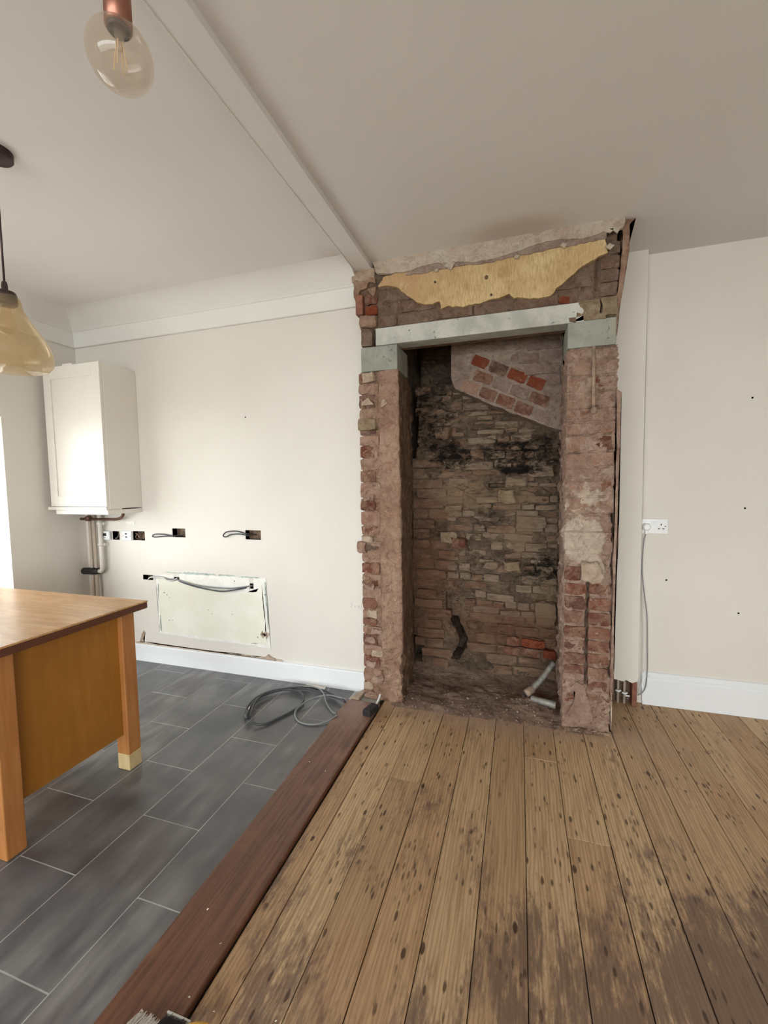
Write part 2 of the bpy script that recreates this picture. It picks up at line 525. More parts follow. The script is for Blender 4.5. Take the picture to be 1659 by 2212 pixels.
def cream(g, base):
    n = g.noise(g.pos, 12, 7, 0.68, 0.4)
    m = g.mx(g.mx(g.blob((0.31, YC, 1.01), (0.10, 0.3, 0.12), 0.3), g.blob((0.37, YC, 0.85), (0.05, 0.3, 0.07), 0.3)), g.mul(g.blob((0.31, YC, 1.20), (0.12, 0.3, 0.13), 0.5), 0.5))
    return g.mix(g.ss(g.addm(n, g.mul(m, 0.45)), 0.66, 0.84), base, (0.70, 0.575, 0.455))


YC = 2.377
MAT['brick'] = m_brick('red_brick', [(0.17, 0.062, 0.042), (0.27, 0.10, 0.065), (0.21, 0.105, 0.08), (0.30, 0.13, 0.085), (0.16, 0.085, 0.07)], (0.44, 0.285, 0.20), 0.36)
MAT['brick_smeared'] = m_brick('smeared_brick', [(0.32, 0.145, 0.095), (0.40, 0.215, 0.15), (0.34, 0.20, 0.15), (0.43, 0.26, 0.19)], (0.53, 0.36, 0.265), 0.62)
MAT['brick_grey'] = m_brick('dusty_brown_brick', [(0.20, 0.115, 0.08), (0.25, 0.16, 0.12), (0.22, 0.15, 0.115), (0.28, 0.18, 0.13)], (0.36, 0.26, 0.19), 0.40)
MAT['brick_niche'] = m_brick('sooty_niche_brick', [(0.17, 0.09, 0.062), (0.27, 0.155, 0.10), (0.21, 0.125, 0.09), (0.31, 0.20, 0.135)], (0.39, 0.27, 0.18), 0.42, soot_front, extra=ochre_zone, lam=(0.6, 1, 1.4))
MAT['stone_niche'] = m_brick('sooty_rubble_stone', [(0.20, 0.14, 0.10), (0.30, 0.21, 0.145), (0.38, 0.275, 0.195), (0.25, 0.17, 0.12)], (0.47, 0.355, 0.255), 0.5, soot_front, extra=ochre_zone, lam=(0.5, 1, 1.7))
MAT['brick_flue'] = m_brick('pink_grey_flue_brick', [(0.27, 0.175, 0.145), (0.38, 0.26, 0.215), (0.42, 0.305, 0.26), (0.31, 0.215, 0.185)], (0.46, 0.345, 0.285), 0.40)
MAT['brick_bright'] = m_brick('bright_red_brick', [(0.30, 0.075, 0.035), (0.34, 0.095, 0.045)], (0.42, 0.27, 0.19), 0.05)
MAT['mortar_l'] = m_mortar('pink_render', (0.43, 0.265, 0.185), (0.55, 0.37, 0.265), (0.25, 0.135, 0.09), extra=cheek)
MAT['mortar_r'] = m_mortar('pale_lime_mortar', (0.45, 0.295, 0.225), (0.57, 0.41, 0.32), (0.24, 0.135, 0.10), extra=cream)
MAT['mortar_head'] = m_mortar('brown_mortar', (0.25, 0.165, 0.115), (0.33, 0.23, 0.165), (0.14, 0.085, 0.06))
MAT['mortar_niche'] = m_mortar('sooty_mortar', (0.17, 0.118, 0.082), (0.28, 0.20, 0.14), (0.06, 0.042, 0.030), soot_front, extra=ochre_zone)
MAT['mortar_flue'] = m_mortar('flue_parging', (0.44, 0.325, 0.265), (0.54, 0.42, 0.34), (0.28, 0.185, 0.145))
MAT['hearth'] = m_mortar('hearth_dust', (0.30, 0.195, 0.145), (0.41, 0.29, 0.22), (0.18, 0.11, 0.08))
MAT['plaster'] = m_mortar('old_lime_plaster', (0.60, 0.45, 0.33), (0.70, 0.56, 0.43), (0.44, 0.30, 0.205))
MAT['plaster_white'] = m_mortar('white_plaster', (0.72, 0.58, 0.455), (0.80, 0.70, 0.58), (0.54, 0.39, 0.29))
MAT['stone_buff'] = m_mortar('buff_stone', (0.36, 0.265, 0.17), (0.47, 0.36, 0.24), (0.24, 0.155, 0.09))
MAT['rust'] = plain('brown_painted_timber', (0.22, 0.085, 0.05), 0.6, 0, 0.25, 20)
MAT['lead'] = plain('old_lead_pipe', (0.23, 0.22, 0.195), 0.55, 0.3, 0.3, 25, 0.4)
MAT['iron'] = plain('rusted_iron_pipe', (0.30, 0.21, 0.15), 0.8, 0.1, 0.35, 30, 0.5)


def m_concrete(name, a, b, c):
    g = G(name); p = g.pos
    base = g.mix(g.ss(g.noise(p, 9, 6, 0.6), 0.35, 0.65), a, b)
    base = g.mix(g.mul(g.ss(g.noise(p, 4, 5, 0.6), 0.5, 0.7), 0.6), base, c)
    pit = g.ss(g.noise(p, 42, 4, 0.65), 0.62, 0.70)
    base = g.mix(g.mul(pit, 0.65), base, (0.10, 0.09, 0.08))
    return g.bsdf(base, 0.85, 0, g.addm(g.noise(p, 25, 6), g.mul(pit, -1.0)), 0.35, 0.006, spec=0.2)


MAT['concrete'] = m_concrete('pale_concrete', (0.40, 0.40, 0.365), (0.52, 0.52, 0.475), (0.31, 0.31, 0.265))
MAT['padstone'] = m_concrete('green_grey_concrete', (0.255, 0.26, 0.225), (0.32, 0.325, 0.285), (0.30, 0.28, 0.18))


def m_wallpaper():
    g = G('yellowed_wallpaper'); p = g.pos
    base = g.mix(g.ss(g.noise(p, 5, 5, 0.6), 0.35, 0.65), (0.52, 0.365, 0.185), (0.63, 0.475, 0.26))
    st = g.noise(g.vec(p, scale=(1, 1, 0.13)), 190, 5, 0.7)
    base = g.mix(g.mul(g.ss(st, 0.42, 0.66), 0.55), base, (0.30, 0.19, 0.085))
    base = g.mix(g.mul(g.ss(g.noise(p, 16, 7, 0.7), 0.48, 0.66), 0.45), base, (0.36, 0.22, 0.10))
    base = g.mix(g.mul(g.ss(g.axis(p, 0), -0.28, -0.62), 0.6), base, (0.44, 0.27, 0.145))
    base = g.mix(g.mul(g.ss(g.noise(p, 11, 5, 0.65), 0.6, 0.68), 0.5), base, (0.62, 0.50, 0.33))
    return g.bsdf(base, 0.9, 0, st, 0.25, 0.003, spec=0.1)


MAT['wallpaper'] = m_wallpaper()
MAT['patch'] = None
g_ = G('bare_yellow_plaster')
_b = g_.mix(g_.ss(g_.noise(g_.pos, 4, 6, 0.6), 0.4, 0.62), (0.76, 0.755, 0.64), (0.80, 0.80, 0.72))
_b = g_.mix(g_.mul(g_.ss(g_.noise(g_.pos, 24, 5, 0.7), 0.66, 0.74), 0.5), _b, (0.42, 0.38, 0.30))
MAT['patch'] = g_.bsdf(_b, 0.85, 0, g_.noise(g_.pos, 40, 4), 0.15, 0.004, spec=0.15)
MAT['filler'] = plain('white_filler', (0.80, 0.79, 0.75), 0.85, 0, 0.06, 20, 0.3)
MAT['greenpaint'] = plain('grey_green_old_paint', (0.40, 0.47, 0.42), 0.8, 0, 0.25, 40, 0.2)
MAT['pencil'] = plain('pencil_grey', (0.40, 0.39, 0.38), 0.8)
MAT['hole'] = plain('dark_hole_fill', (0.07, 0.05, 0.04), 0.9)  # dark colour stands in for the shade inside plug holes and pin slots
MAT['tabletop'] = m_wood('butcher_block_top', (0.54, 0.285, 0.115), (0.68, 0.42, 0.195), (0.12, 1, 1), 60, 0.25, (5.0, 34.0, 1.0))
MAT['table_edge'] = m_wood('dark_table_edge', (0.095, 0.032, 0.016), (0.14, 0.05, 0.025), (1, 0.1, 1), 40, 0.4)
MAT['panel'] = m_wood('orange_birch_panel', (0.34, 0.135, 0.016), (0.40, 0.17, 0.025), (1, 1, 0.12), 30, 0.42)
MAT['leg'] = m_wood('orange_pine_leg', (0.40, 0.155, 0.042), (0.48, 0.215, 0.068), (1, 1, 0.1), 40, 0.42)
MAT['foot'] = m_wood('pale_pine_foot', (0.56, 0.41, 0.20), (0.64, 0.49, 0.27), (1, 1, 0.2), 50, 0.6)
MAT['copper'] = plain('brushed_copper', (0.33, 0.15, 0.11), 0.35, 0.85, 0.1)
MAT['bronze'] = plain('dark_bronze', (0.06, 0.035, 0.035), 0.4, 0.6, 0.1)
MAT['amber_glass'] = m_glass('amber_glass', (0.90, 0.80, 0.63), 0.06, 0.26, (0.66, 0.54, 0.36))
MAT['bulb_glass'] = m_glass('smoked_bulb_glass', (0.93, 0.885, 0.83), 0.06, 0.16, (0.66, 0.57, 0.48))
MAT['filament'] = plain('filament', (0.75, 0.60, 0.35), 0.35, 0.1)
MAT['clear_glass'] = m_glass('window_glass', (0.97, 0.985, 0.98), 0.01)
MAT['screen'] = plain('dark_screen', (0.03, 0.035, 0.04), 0.25)
MAT['paving'] = plain('outdoor_paving', (0.42, 0.41, 0.38), 0.9, 0, 0.2, 3)
MAT['bristle_w'] = plain('white_bristles', (0.75, 0.72, 0.68), 0.6)
MAT['bristle_k'] = plain('black_bristles', (0.03, 0.032, 0.036), 0.5)
MAT['yellow'] = plain('yellow_plastic', (0.68, 0.37, 0.03), 0.4, 0, 0.1)
MAT['chip'] = plain('plaster_chip', (0.78, 0.72, 0.62), 0.9)

# ------------------------------------------------------------------ room constants
CEIL = 2.55
YB = 2.46      # kitchen back wall
YA = 2.778     # alcove wall right of the chimney
YC = 2.377     # chimney front
XL = -3.22     # window wall
XR = 2.40
YR = -3.30


def wall_holes(name, mat, plane, at, thick, a0, a1, z0, z1, holes, parent=None):
    """wall slab with real openings; plane 'Y' (runs in X) or 'X' (runs in Y); thick is signed, away from the room"""
    A = sorted({a0, a1, *[h[0] for h in holes], *[h[1] for h in holes]})
    Z = sorted({z0, z1, *[h[2] for h in holes], *[h[3] for h in holes]})
    bm = bmesh.new()
    V = {}

    def v(a, b, z):
        k = (round(a, 5), round(b, 5), round(z, 5))
        if k not in V: V[k] = bm.verts.new((a, b, z) if plane == 'Y' else (b, a, z))
        return V[k]

    solid = lambda i, j: 0 <= i < len(A) - 1 and 0 <= j < len(Z) - 1 and not any(h[0] - 1e-6 <= A[i] and A[i + 1] <= h[1] + 1e-6 and h[2] - 1e-6 <= Z[j] and Z[j + 1] <= h[3] + 1e-6 for h in holes)
    b = at + thick
    for i in range(len(A) - 1):
        for j in range(len(Z) - 1):
            if not solid(i, j): continue
            p, q, r, s = A[i], A[i + 1], Z[j], Z[j + 1]
            bm.faces.new((v(p, at, r), v(q, at, r), v(q, at, s), v(p, at, s)))
            bm.faces.new((v(p, b, s), v(q, b, s), v(q, b, r), v(p, b, r)))
            for di, dj, e in ((-1, 0, (p, r, p, s)), (1, 0, (q, r, q, s)), (0, -1, (p, r, q, r)), (0, 1, (p, s, q, s))):
                if not solid(i + di, j + dj):
                    bm.faces.new((v(e[0], at, e[1]), v(e[2], at, e[3]), v(e[2], b, e[3]), v(e[0], b, e[1])))
    bmesh.ops.recalc_face_normals(bm, faces=bm.faces)
    return add(name, bm, mat, parent)


# ------------------------------------------------------------------ floors
ground = boxo('ground', (-14, 12, -14, 12, -0.35, -0.16), MAT['paving'])
tag(ground, 'pale paving outside the glazed doors', 'ground', kind='structure')

floor = boxo('floor', (-0.80, XR, YR, 3.05, -0.15, -0.022), MAT['under'])
tag(floor, 'worn stripped pine floorboards in front of the chimney opening', 'floor', kind='structure')
seams = [-0.770, -0.690, -0.546, -0.403, -0.258, -0.113, 0.031, 0.178, 0.324, 0.468, 0.602, 0.737, 0.872, 1.016, 1.16, 1.304, 1.448, 1.592, 1.736, 1.88, 2.024, 2.168, 2.312, 2.40]
cuts = {2: [1.745], 6: [2.06], 10: [2.02], 11: [2.33], 12: [1.97, 2.55], 4: [-0.4], 7: [1.62]}
rb = random.Random(3)
for i in range(len(seams) - 1):
    x0, x1 = seams[i], seams[i + 1]
    yend = YA + 0.01 if x0 > 0.46 else 2.40
    ys = [YR] + sorted(cuts.get(i, []) + [rb.uniform(-2.4, -0.2)]) + [yend]
    for a, b in zip(ys, ys[1:]):
        gp = rb.uniform(0.0009, 0.0019)
        dz = rb.uniform(-0.0015, 0.0008)
        o = boxo('floor_board', (x0 + gp, x1 - gp, a + 0.0008, b - 0.0008, -0.022, dz), MAT['plank'], floor, 0.0008)

tf = boxo('floor_tiled', (XL - 0.3, -0.80, YR, 2.75, -0.15, -0.0008), MAT['grout'])
tag(tf, 'dark slate tiled kitchen floor with pale grout lines', 'floor', kind='structure')
tile_mesh = {}
col = 0
x = -1.16
cols = [(-1.16, -0.985)] + [(-1.16 - 0.27 * (k + 1), -1.16 - 0.27 * k) for k in range(8)]
for k, (x0, x1) in enumerate(cols):
    x0c, x1c = max(x0, XL), x1
    if x1c - x0c < 0.02: continue
    off = 1.528 if k % 2 == 0 else 1.256
    n = -9
    y = off - 0.549 * 9
    while y < YB:
        y0, y1 = max(y, YR + 0.01), min(y + 0.549, YB)
        if y1 - y0 > 0.02:
            boxo('floor_tile', (x0c + 0.0016, x1c - 0.0016, y0 + 0.0016, y1 - 0.0016, -0.012, rb.uniform(-0.0004, 0.0004)), MAT['tile'], tf, 0.0008)
        y += 0.549

th = boxo('trim_1', (-0.982, -0.778, YR + 0.02, 2.318, -0.01, 0.014), MAT['threshold'], bevel=0.004, seg=2)
tag(th, 'dark reddish hardwood threshold board between slate tiles and pine floor', 'threshold', kind='structure')

# ------------------------------------------------------------------ ceiling, beam, coving
ce = boxo('ceiling', (XL - 0.3, XR + 0.2, YR - 0.2, 3.15, CEIL, CEIL + 0.18), MAT['ceiling'])
tag(ce, 'off-white painted ceiling with brown soot stains by the chimney', 'ceiling', kind='structure')
bm = bmesh.new()
# shallow boxed beam, its arris a little uneven
N = 60
ring = []
for k in range(N + 1):
    y = YR + 0.0 + (2.385 - YR) * k / N
    w = 0.0012 * fbm(0.3, y, 0.1, 3, 3); w2 = 0.0012 * fbm(1.3, y, 0.7, 3, 3)
    ring.append([bm.verts.new(q) for q in ((-0.902 + w, y, CEIL + 0.005), (-0.902 + w, y, 2.524 + w2), (-0.803 + w2, y, 2.524 - w2), (-0.803 + w2, y, CEIL + 0.005))])
for a, b in zip(ring, ring[1:]):
    for k in range(3): bm.faces.new((a[k], b[k], b[k + 1], a[k + 1]))
bm.faces.new(ring[0]); bm.faces.new(list(reversed(ring[-1])))
bmesh.ops.recalc_face_normals(bm, faces=bm.faces)
tag(add('trim_2', bm, MAT['ceiling']), 'shallow boxed white beam crossing the ceiling to the chimney', 'beam', kind='structure')

bead = boxo('trim_4', (-0.9045, -0.899, YR + 0.02, 2.372, 2.5205, 2.530), MAT['coving'], bevel=0.0015)
tag(bead, 'thin filled seam along the kitchen edge of the ceiling beam', 'seam', kind='structure')

# coving: fascia, lip and hollow, mitred in the corner by the boiler
prof = [(0.0, -0.187), (0.014, -0.188), (0.020, -0.184), (0.046, -0.088), (0.054, -0.084), (0.057, -0.079)] + [(0.057 + 0.20 * t / 10, -0.079 * (1 - t / 10) ** 2 + 0.0008 * t / 10) for t in range(1, 11)]
bm = bmesh.new()
path = [(XL, YR, 1, 0), (XL, YB, 1, -1), (-0.905, YB, 0, -1)]
R_ = []
for (px, py, dx, dy) in path:
    R_.append([bm.verts.new((px + dx * d, py + dy * d, CEIL + h)) for d, h in prof])
for a, b in zip(R_, R_[1:]):
    for k in range(len(prof) - 1): bm.faces.new((a[k], b[k], b[k + 1], a[k + 1]))
bm.faces.new(R_[0] + [bm.verts.new((XL, YR, CEIL))]); bm.faces.new(R_[-1] + [bm.verts.new((-0.905, YB, CEIL))])
bmesh.ops.recalc_face_normals(bm, faces=bm.faces)
tag(add('trim_3', bm, MAT['coving']), 'white plaster coving along the kitchen ceiling edge', 'coving', kind='structure')

# ------------------------------------------------------------------ walls
BOXES = [(-2.952, -2.884, 0.914, 0.980), (-2.752, -2.640, 0.916, 0.984), (-2.384, -2.270, 0.948, 1.011), (-1.768, -1.647, 0.947, 1.010),
         (-2.677, -2.583, 0.622, 0.659), (-2.388, -2.344, 0.634, 0.657), (-1.746, -1.720, 0.609, 0.646)]
sq = lambda x, z, r: (x - r, x + r, z - r, z + r)
SCREW_A = [sq(*q, 0.0045) for q in ((1.174, 1.737), (1.162, 1.151), (1.153, 0.573), (0.805, 0.739))]
SCREW_B = [sq(-1.735, 1.764, 0.004)]
wb = wall_holes('wall_back', MAT['wall'], 'Y', YB, 0.30, XL - 0.3, -0.80, -0.01, CEIL + 0.02, BOXES + SCREW_B)
tag(wb, 'off-white kitchen back wall with bare plaster patch and open socket holes', 'wall', kind='structure')
for h in BOXES:
    bm = bmesh.new()
    d = 0.045
    vs = {}
    for yy in (YB + 0.001, YB + d):
        for q, (a, z) in enumerate(((h[0], h[2]), (h[1], h[2]), (h[1], h[3]), (h[0], h[3]))):
            vs[(yy, q)] = bm.verts.new((a, yy, z))
    for q in range(4): bm.faces.new((vs[(YB + 0.001, q)], vs[(YB + 0.001, (q + 1) % 4)], vs[(YB + d, (q + 1) % 4)], vs[(YB + d, q)]))
    bm.faces.new([vs[(YB + d, q)] for q in range(4)])
    add('back_box', bm, MAT['metalbox'], wb)

wl = wall_holes('wall_left', MAT['wall'], 'X', XL, -0.25, YR, YB + 0.2, -0.01, CEIL + 0.02, [(0.50, 1.935, -0.01, 1.785)])
tag(wl, 'off-white window wall beside the boiler cupboard', 'wall', kind='structure')
wr = wall_holes('wall_alcove', MAT['wall'], 'Y', YA, 0.30, 0.42, XR + 0.2, -0.01, CEIL + 0.02, SCREW_A)
tag(wr, 'plain off-white alcove wall right of the chimney with a few screw holes', 'wall', kind='structure')
wr2 = wall_holes('wall_right', MAT['wall'], 'X', XR, 0.2, YR, YA + 0.2, -0.01, CEIL + 0.02, [])
tag(wr2, 'plain off-white side wall of the dining end', 'wall', kind='structure')
wk = wall_holes('wall_rear', MAT['wall'], 'Y', YR, -0.2, XL - 0.25, XR + 0.2, -0.01, CEIL + 0.02, [(-2.9, 2.2, 0.32, 2.20)])
tag(wk, 'off-white rear wall with a wide window', 'wall', kind='structure')


def glazing(name, label, cat, plane, at, a0, a1, z0, z1, n):
    e = empty(name, ((a0 + a1) / 2, at, z0) if plane == 'Y' else (at, (a0 + a1) / 2, z0))
    tag(e, label, cat, kind='structure')
    w = 0.05
    B = lambda p, q, r, s, t=0.03: (p, q, at - t, at + t, r, s) if plane == 'Y' else (at - t, at + t, p, q, r, s)
    boxo('head', B(a0, a1, z1 - w, z1), MAT['white'], e, 0.004)
    boxo('sill', B(a0, a1, z0, z0 + w), MAT['white'], e, 0.004)
    boxo('jamb', B(a0, a0 + w, z0 + w, z1 - w), MAT['white'], e, 0.004)
    boxo('jamb', B(a1 - w, a1, z0 + w, z1 - w), MAT['white'], e, 0.004)
    for k in range(1, n):
        c = a0 + (a1 - a0) * k / n
        boxo('mullion', B(c - 0.035, c + 0.035, z0 + w, z1 - w), MAT['white'], e, 0.004)
    for k in range(n):
        p = a0 + (a1 - a0) * k / n + (w if k == 0 else 0.035)
        q = a0 + (a1 - a0) * (k + 1) / n - (w if k == n - 1 else 0.035)
        boxo('pane', B(p, q, z0 + w, z1 - w, 0.004), MAT['clear_glass'], e)


glazing('door_1', 'tall white framed glazed doors in the window wall', 'door', 'X', XL - 0.20, 0.50, 1.935, -0.005, 1.785, 2)
glazing('window_1', 'wide white framed window in the rear wall', 'window', 'Y', YR - 0.12, -2.9, 2.2, 0.32, 2.20, 5)

# skirting boards
bm = bmesh.new()
pr = [(0, 0), (0.018, 0), (0.018, 0.118), (0.014, 0.125), (0.0, 0.128)]
A = [bm.verts.new((XL, YB - d, z)) for d, z in pr]; B = [bm.verts.new((-0.905, YB - d, z)) for d, z in pr]
for k in range(len(pr)): bm.faces.new((A[k], A[(k + 1) % 5], B[(k + 1) % 5], B[k]))
bm.faces.new(A); bm.faces.new(list(reversed(B)))
bmesh.ops.recalc_face_normals(bm, faces=bm.faces)
bl = add('baseboard_left', bm, MAT['white'])
tag(bl, 'plain white skirting board along the tiled kitchen floor', 'baseboard', kind='structure')

bm = bmesh.new()
pr = [(0, 0.0), (0.02, 0.0), (0.02, 0.150), (0.016, 0.158), (0.017, 0.166), (0.010, 0.178), (0.008, 0.190), (0, 0.193)]
n_ = len(pr)
A = [bm.verts.new((0.676 + (0.018 * math.sin(z * 24) if z < 0.13 else 0.012) + (0.02 if z < 0.01 else 0), YA - d, z)) for d, z in pr]
B = [bm.verts.new((XR, YA - d, z)) for d, z in pr]
for k in range(n_): bm.faces.new((A[k], A[(k + 1) % n_], B[(k + 1) % n_], B[k]))
bm.faces.new(A); bm.faces.new(list(reversed(B)))
bmesh.ops.recalc_face_normals(bm, faces=bm.faces)
br = add('baseboard_right', bm, MAT['white'])
tag(br, 'tall moulded white skirting board on the alcove wall', 'baseboard', kind='structure')

# pipe boxing between chimney and alcove wall, broken open at the foot
YX = 2.715
bx = sheet('pipe_boxing', [(0.44, CEIL), (0.657, CEIL), (0.657, 1.8), (0.662, 0.165), (0.655, 0.150), (0.63, 0.138), (0.60, 0.152), (0.585, 0.142), (0.55, 0.150), (0.44, 0.150)], YX + 0.012, 0.012, MAT['wall'], None, 0.0, 0)
tag(bx, 'narrow off-white pipe boxing beside the chimney, broken open at its foot', 'boxing', kind='structure')
boxo('side_board', (0.645, 0.657, YX + 0.012, YA, 0.16, CEIL), MAT['wall'], bx)
boxo('timber_stud', (0.632, 0.658, YX + 0.002, YA, 0.0, 0.145), MAT['rust'], bx, 0.002)
boxo('rear_lining', (0.50, 0.655, YA - 0.006, YA - 0.001, 0.0, 0.3), MAT['mortar_head'], bx)
for px in (0.563, 0.597):
    pp = add('riser_pipe', tube(bmesh.new(), [(px, YX + 0.025, 0.0), (px, YX + 0.025, 0.5)], 0.0075, 10), MAT['pipe_paint'], None, True)
    tag(pp, 'painted pipe riser visible in the broken foot of the boxing, %s' % ('next to the chimney' if px < 0.58 else 'next to the brown stud'), 'pipe', 'riser pipes in the boxing')
    bm = bmesh.new(); tube(bm, [(px - 0.014, YX + 0.016, 0.080 - (px - 0.56) * 0.3), (px + 0.004, YX + 0.012, 0.076 - (px - 0.56) * 0.3), (px + 0.013, YX + 0.016, 0.082 - (px - 0.56) * 0.3)], 0.006, 8)
    add('pipe_clip', bm, MAT['plastic_white'], pp, True)
boxo('lower_clip', (0.600, 0.624, YX + 0.012, YX + 0.022, 0.048, 0.056), MAT['plastic_white'], bx, 0.002)

# screw holes
for (wall_, yy, H_) in ((wr, YA, SCREW_A), (wb, YB, SCREW_B)):
    for h in H_:
        bm = bmesh.new()
        R0, R1 = ([bm.verts.new((a, y_, z)) for a, z in ((h[0], h[2]), (h[1], h[2]), (h[1], h[3]), (h[0], h[3]))] for y_ in (yy + 0.001, yy + 0.035))
        for q in range(4): bm.faces.new((R0[q], R0[(q + 1) % 4], R1[(q + 1) % 4], R1[q]))
        bm.faces.new(R1)
        add('screw_hole', bm, MAT['plaster'], wall_)

# bare plaster patch where a unit stood
for k, fo in enumerate(([(-2.56, 0.662), (-2.392, 0.675), (-2.392, 0.630), (-2.340, 0.630), (-2.340, 0.678), (-2.30, 0.682), (-1.750, 0.687), (-1.750, 0.212), (-1.9, 0.215), (-2.2, 0.212), (-2.545, 0.225), (-2.55, 0.45)],
                        [(-1.750, 0.605), (-1.716, 0.605), (-1.716, 0.210), (-1.750, 0.212)],
                        [(-1.716, 0.687), (-1.62, 0.688), (-1.612, 0.45), (-1.60, 0.205), (-1.716, 0.210)])):
    sheet('filler_border', fo, YB, 0.0012, MAT['filler'], wb, 0.025, 0.002, 4 + k)
sheet('bare_plaster', [(-2.535, 0.652), (-2.400, 0.650), (-2.394, 0.626), (-2.338, 0.626), (-2.332, 0.642), (-2.28, 0.640), (-2.05, 0.600), (-1.86, 0.575), (-1.70, 0.590), (-1.655, 0.64), (-1.64, 0.45), (-1.632, 0.226), (-2.0, 0.232), (-2.3, 0.235), (-2.530, 0.240), (-2.54, 0.45)], YB - 0.0012, 0.0012, MAT['patch'], wb, 0.03, 0.005, 5)
for k, (x0, x1, z0, z1) in enumerate(((-2.48, -2.30, 0.684, 0.690), (-2.33, -2.02, 0.684, 0.696), (-2.02, -1.86, 0.686, 0.696), (-1.84, -1.66, 0.684, 0.692))):
    sheet('old_paint_trace', [(x0, z0), (x1, z0 + 0.001), (x1 - 0.02, z1), (x0 + 0.03, z1)], YB - 0.0004, 0.0012, MAT['greenpaint'], wb, 0.012, 0.003, 20 + k)
for k, (x0, z0, z1) in enumerate(((-1.627, 0.50, 0.66), (-1.617, 0.34, 0.52), (-2.536, 0.54, 0.60), (-2.530, 0.24, 0.36))):
    sheet('old_paint_trace', [(x0, z0), (x0 + 0.006, z0), (x0 + 0.004, z1), (x0 - 0.002, z1)], YB - 0.0012, 0.0016, MAT['greenpaint'], wb, 0.012, 0.0015, 30 + k)
for k, (hx, hz, hr) in enumerate(((-1.63, 0.575, 0.007), (-1.655, 0.30, 0.012), (-1.63, 0.298, 0.015), (-2.45, 0.33, 0.005), (-2.46, 0.52, 0.005), (-2.485, 0.535, 0.006), (-2.44, 0.50, 0.004), (-1.70, 0.275, 0.006), (-2.10, 0.435, 0.004), (-1.87, 0.655, 0.005), (-2.42, 0.335, 0.004), (-2.07, 0.41, 0.004), (-1.90, 0.42, 0.004))):
    add('plug_hole', tube(bmesh.new(), [(hx, YB + 0.003, hz), (hx + 0.002, YB - 0.0032, hz)], hr * 0.7, 7), MAT['hole'], wb)  # solid discs, the dark of each hole painted on
for k, (hx, hz) in enumerate(((-1.658, 0.298), (-1.630, 0.298))):
    sheet('chipped_plaster', [(hx - 0.022, hz), (hx - 0.004, hz + 0.026), (hx + 0.022, hz + 0.004), (hx + 0.002, hz - 0.028)], YB - 0.0024, 0.0006, MAT['plaster'], wb, 0.012, 0.003, 50 + k)
# torn plaster line over the skirting
pts = [(-2.78, 0.131)]
rs = random.Random(5)
xx = -2.78
top = []
while xx < -1.5:
    top.append((xx, 0.136 + 0.012 * abs(fbm(xx, 0, 0, 7, 3)))); xx += 0.03
sheet('torn_plaster_edge', [(-2.78, 0.126), (-1.5, 0.126)] + list(reversed(top)), YB, 0.004, MAT['plaster_white'], wb, 0.0, 0)
sheet('plaster_chip_scar', [(-1.66, 0.130), (-1.56, 0.128), (-1.57, 0.142), (-1.60, 0.150), (-1.615, 0.165), (-1.64, 0.146)], YB - 0.002, 0.008, MAT['plaster'], wb, 0.012, 0.003, 8)
sheet('plaster_chip_scar', [(-2.74, 0.14), (-2.70, 0.138), (-2.705, 0.17), (-2.685, 0.215), (-2.70, 0.23), (-2.72, 0.20)], YB - 0.0005, 0.0015, MAT['plaster'], wb, 0.012, 0.003, 9)
sheet('torn_paint_scar', [(-2.83, 1.052), (-2.735, 1.058), (-2.728, 1.028), (-2.78, 1.034)], YB, 0.0012, MAT['filler'], wb, 0.012, 0.002, 10)
# faint pencil note by the chimney: 2 x R2
for st in ([(-1.012, .556), (-1.004, .560), (-.998, .556), (-1.000, .548), (-1.012, .538), (-.996, .534)], [(-.984, .546), (-.976, .538)], [(-.976, .547), (-.984, .536)],
           [(-.958, .534), (-.958, .553), (-.948, .551), (-.949, .544), (-.957, .543), (-.946, .533)], [(-.940, .548), (-.934, .549), (-.934, .542), (-.942, .532), (-.928, .530)]):
    add('pencil_stroke', tube(bmesh.new(), [(a, YB - 0.0002, z) for a, z in st], 0.0009, 5), MAT['pencil'], wb)

# ------------------------------------------------------------------ chimney
ch = empty('wall_chimney', (-0.22, YC, 0))
tag(ch, 'stripped brick chimney breast with a tall open fireplace niche', 'chimney', kind='structure')
ZF = CEIL + 0.01
boxo('rear_wall', (-0.95, 0.50, 3.30, 3.42, -0.1, ZF), MAT['mortar_niche'], ch)
boxo('core', (-0.87, -0.735, 2.412, 3.30, -0.05, ZF), MAT['mortar_niche'], ch)
boxo('core', (0.268, 0.43, 2.412, 3.30, -0.05, ZF), MAT['mortar_niche'], ch)
boxo('core', (-0.735, 0.268, 2.412, 2.52, 2.18, ZF), MAT['mortar_niche'], ch)


def path_wall(name, path, z0, z1, du, dv, disp, mat, parent, kind=None):
    """rough masonry face: a dense grid along a plan path, pushed in and out along the plan normal"""
    S = []
    for (a, b) in zip(path, path[1:]):
        a = Vector(a); b = Vector(b); L = (b - a).length; k = max(1, int(L / du))
        d = (b - a).normalized(); nrm = Vector((d.y, -d.x))
        for j in range(k): S.append((a.lerp(b, j / k), nrm))
    S.append((Vector(path[-1]), nrm))
    ns = []
    for i in range(len(S)):
        v = Vector((0, 0))
        for j in range(max(0, i - 1), min(len(S), i + 2)): v += S[j][1]
        ns.append(v.normalized())
    nz = int((z1 - z0) / dv)
    verts = []
    for j in range(nz + 1):
        z = z0 + (z1 - z0) * j / nz
        for (p, _), nn in zip(S, ns):
            dd = disp(p.x, p.y, z)
            verts.append((p.x + nn.x * dd, p.y + nn.y * dd, z))
    w = len(S)
    faces = [(j * w + i, j * w + i + 1, (j + 1) * w + i + 1, (j + 1) * w + i) for j in range(nz) for i in range(w - 1)]
    return addv(name, verts, faces, mat, parent)


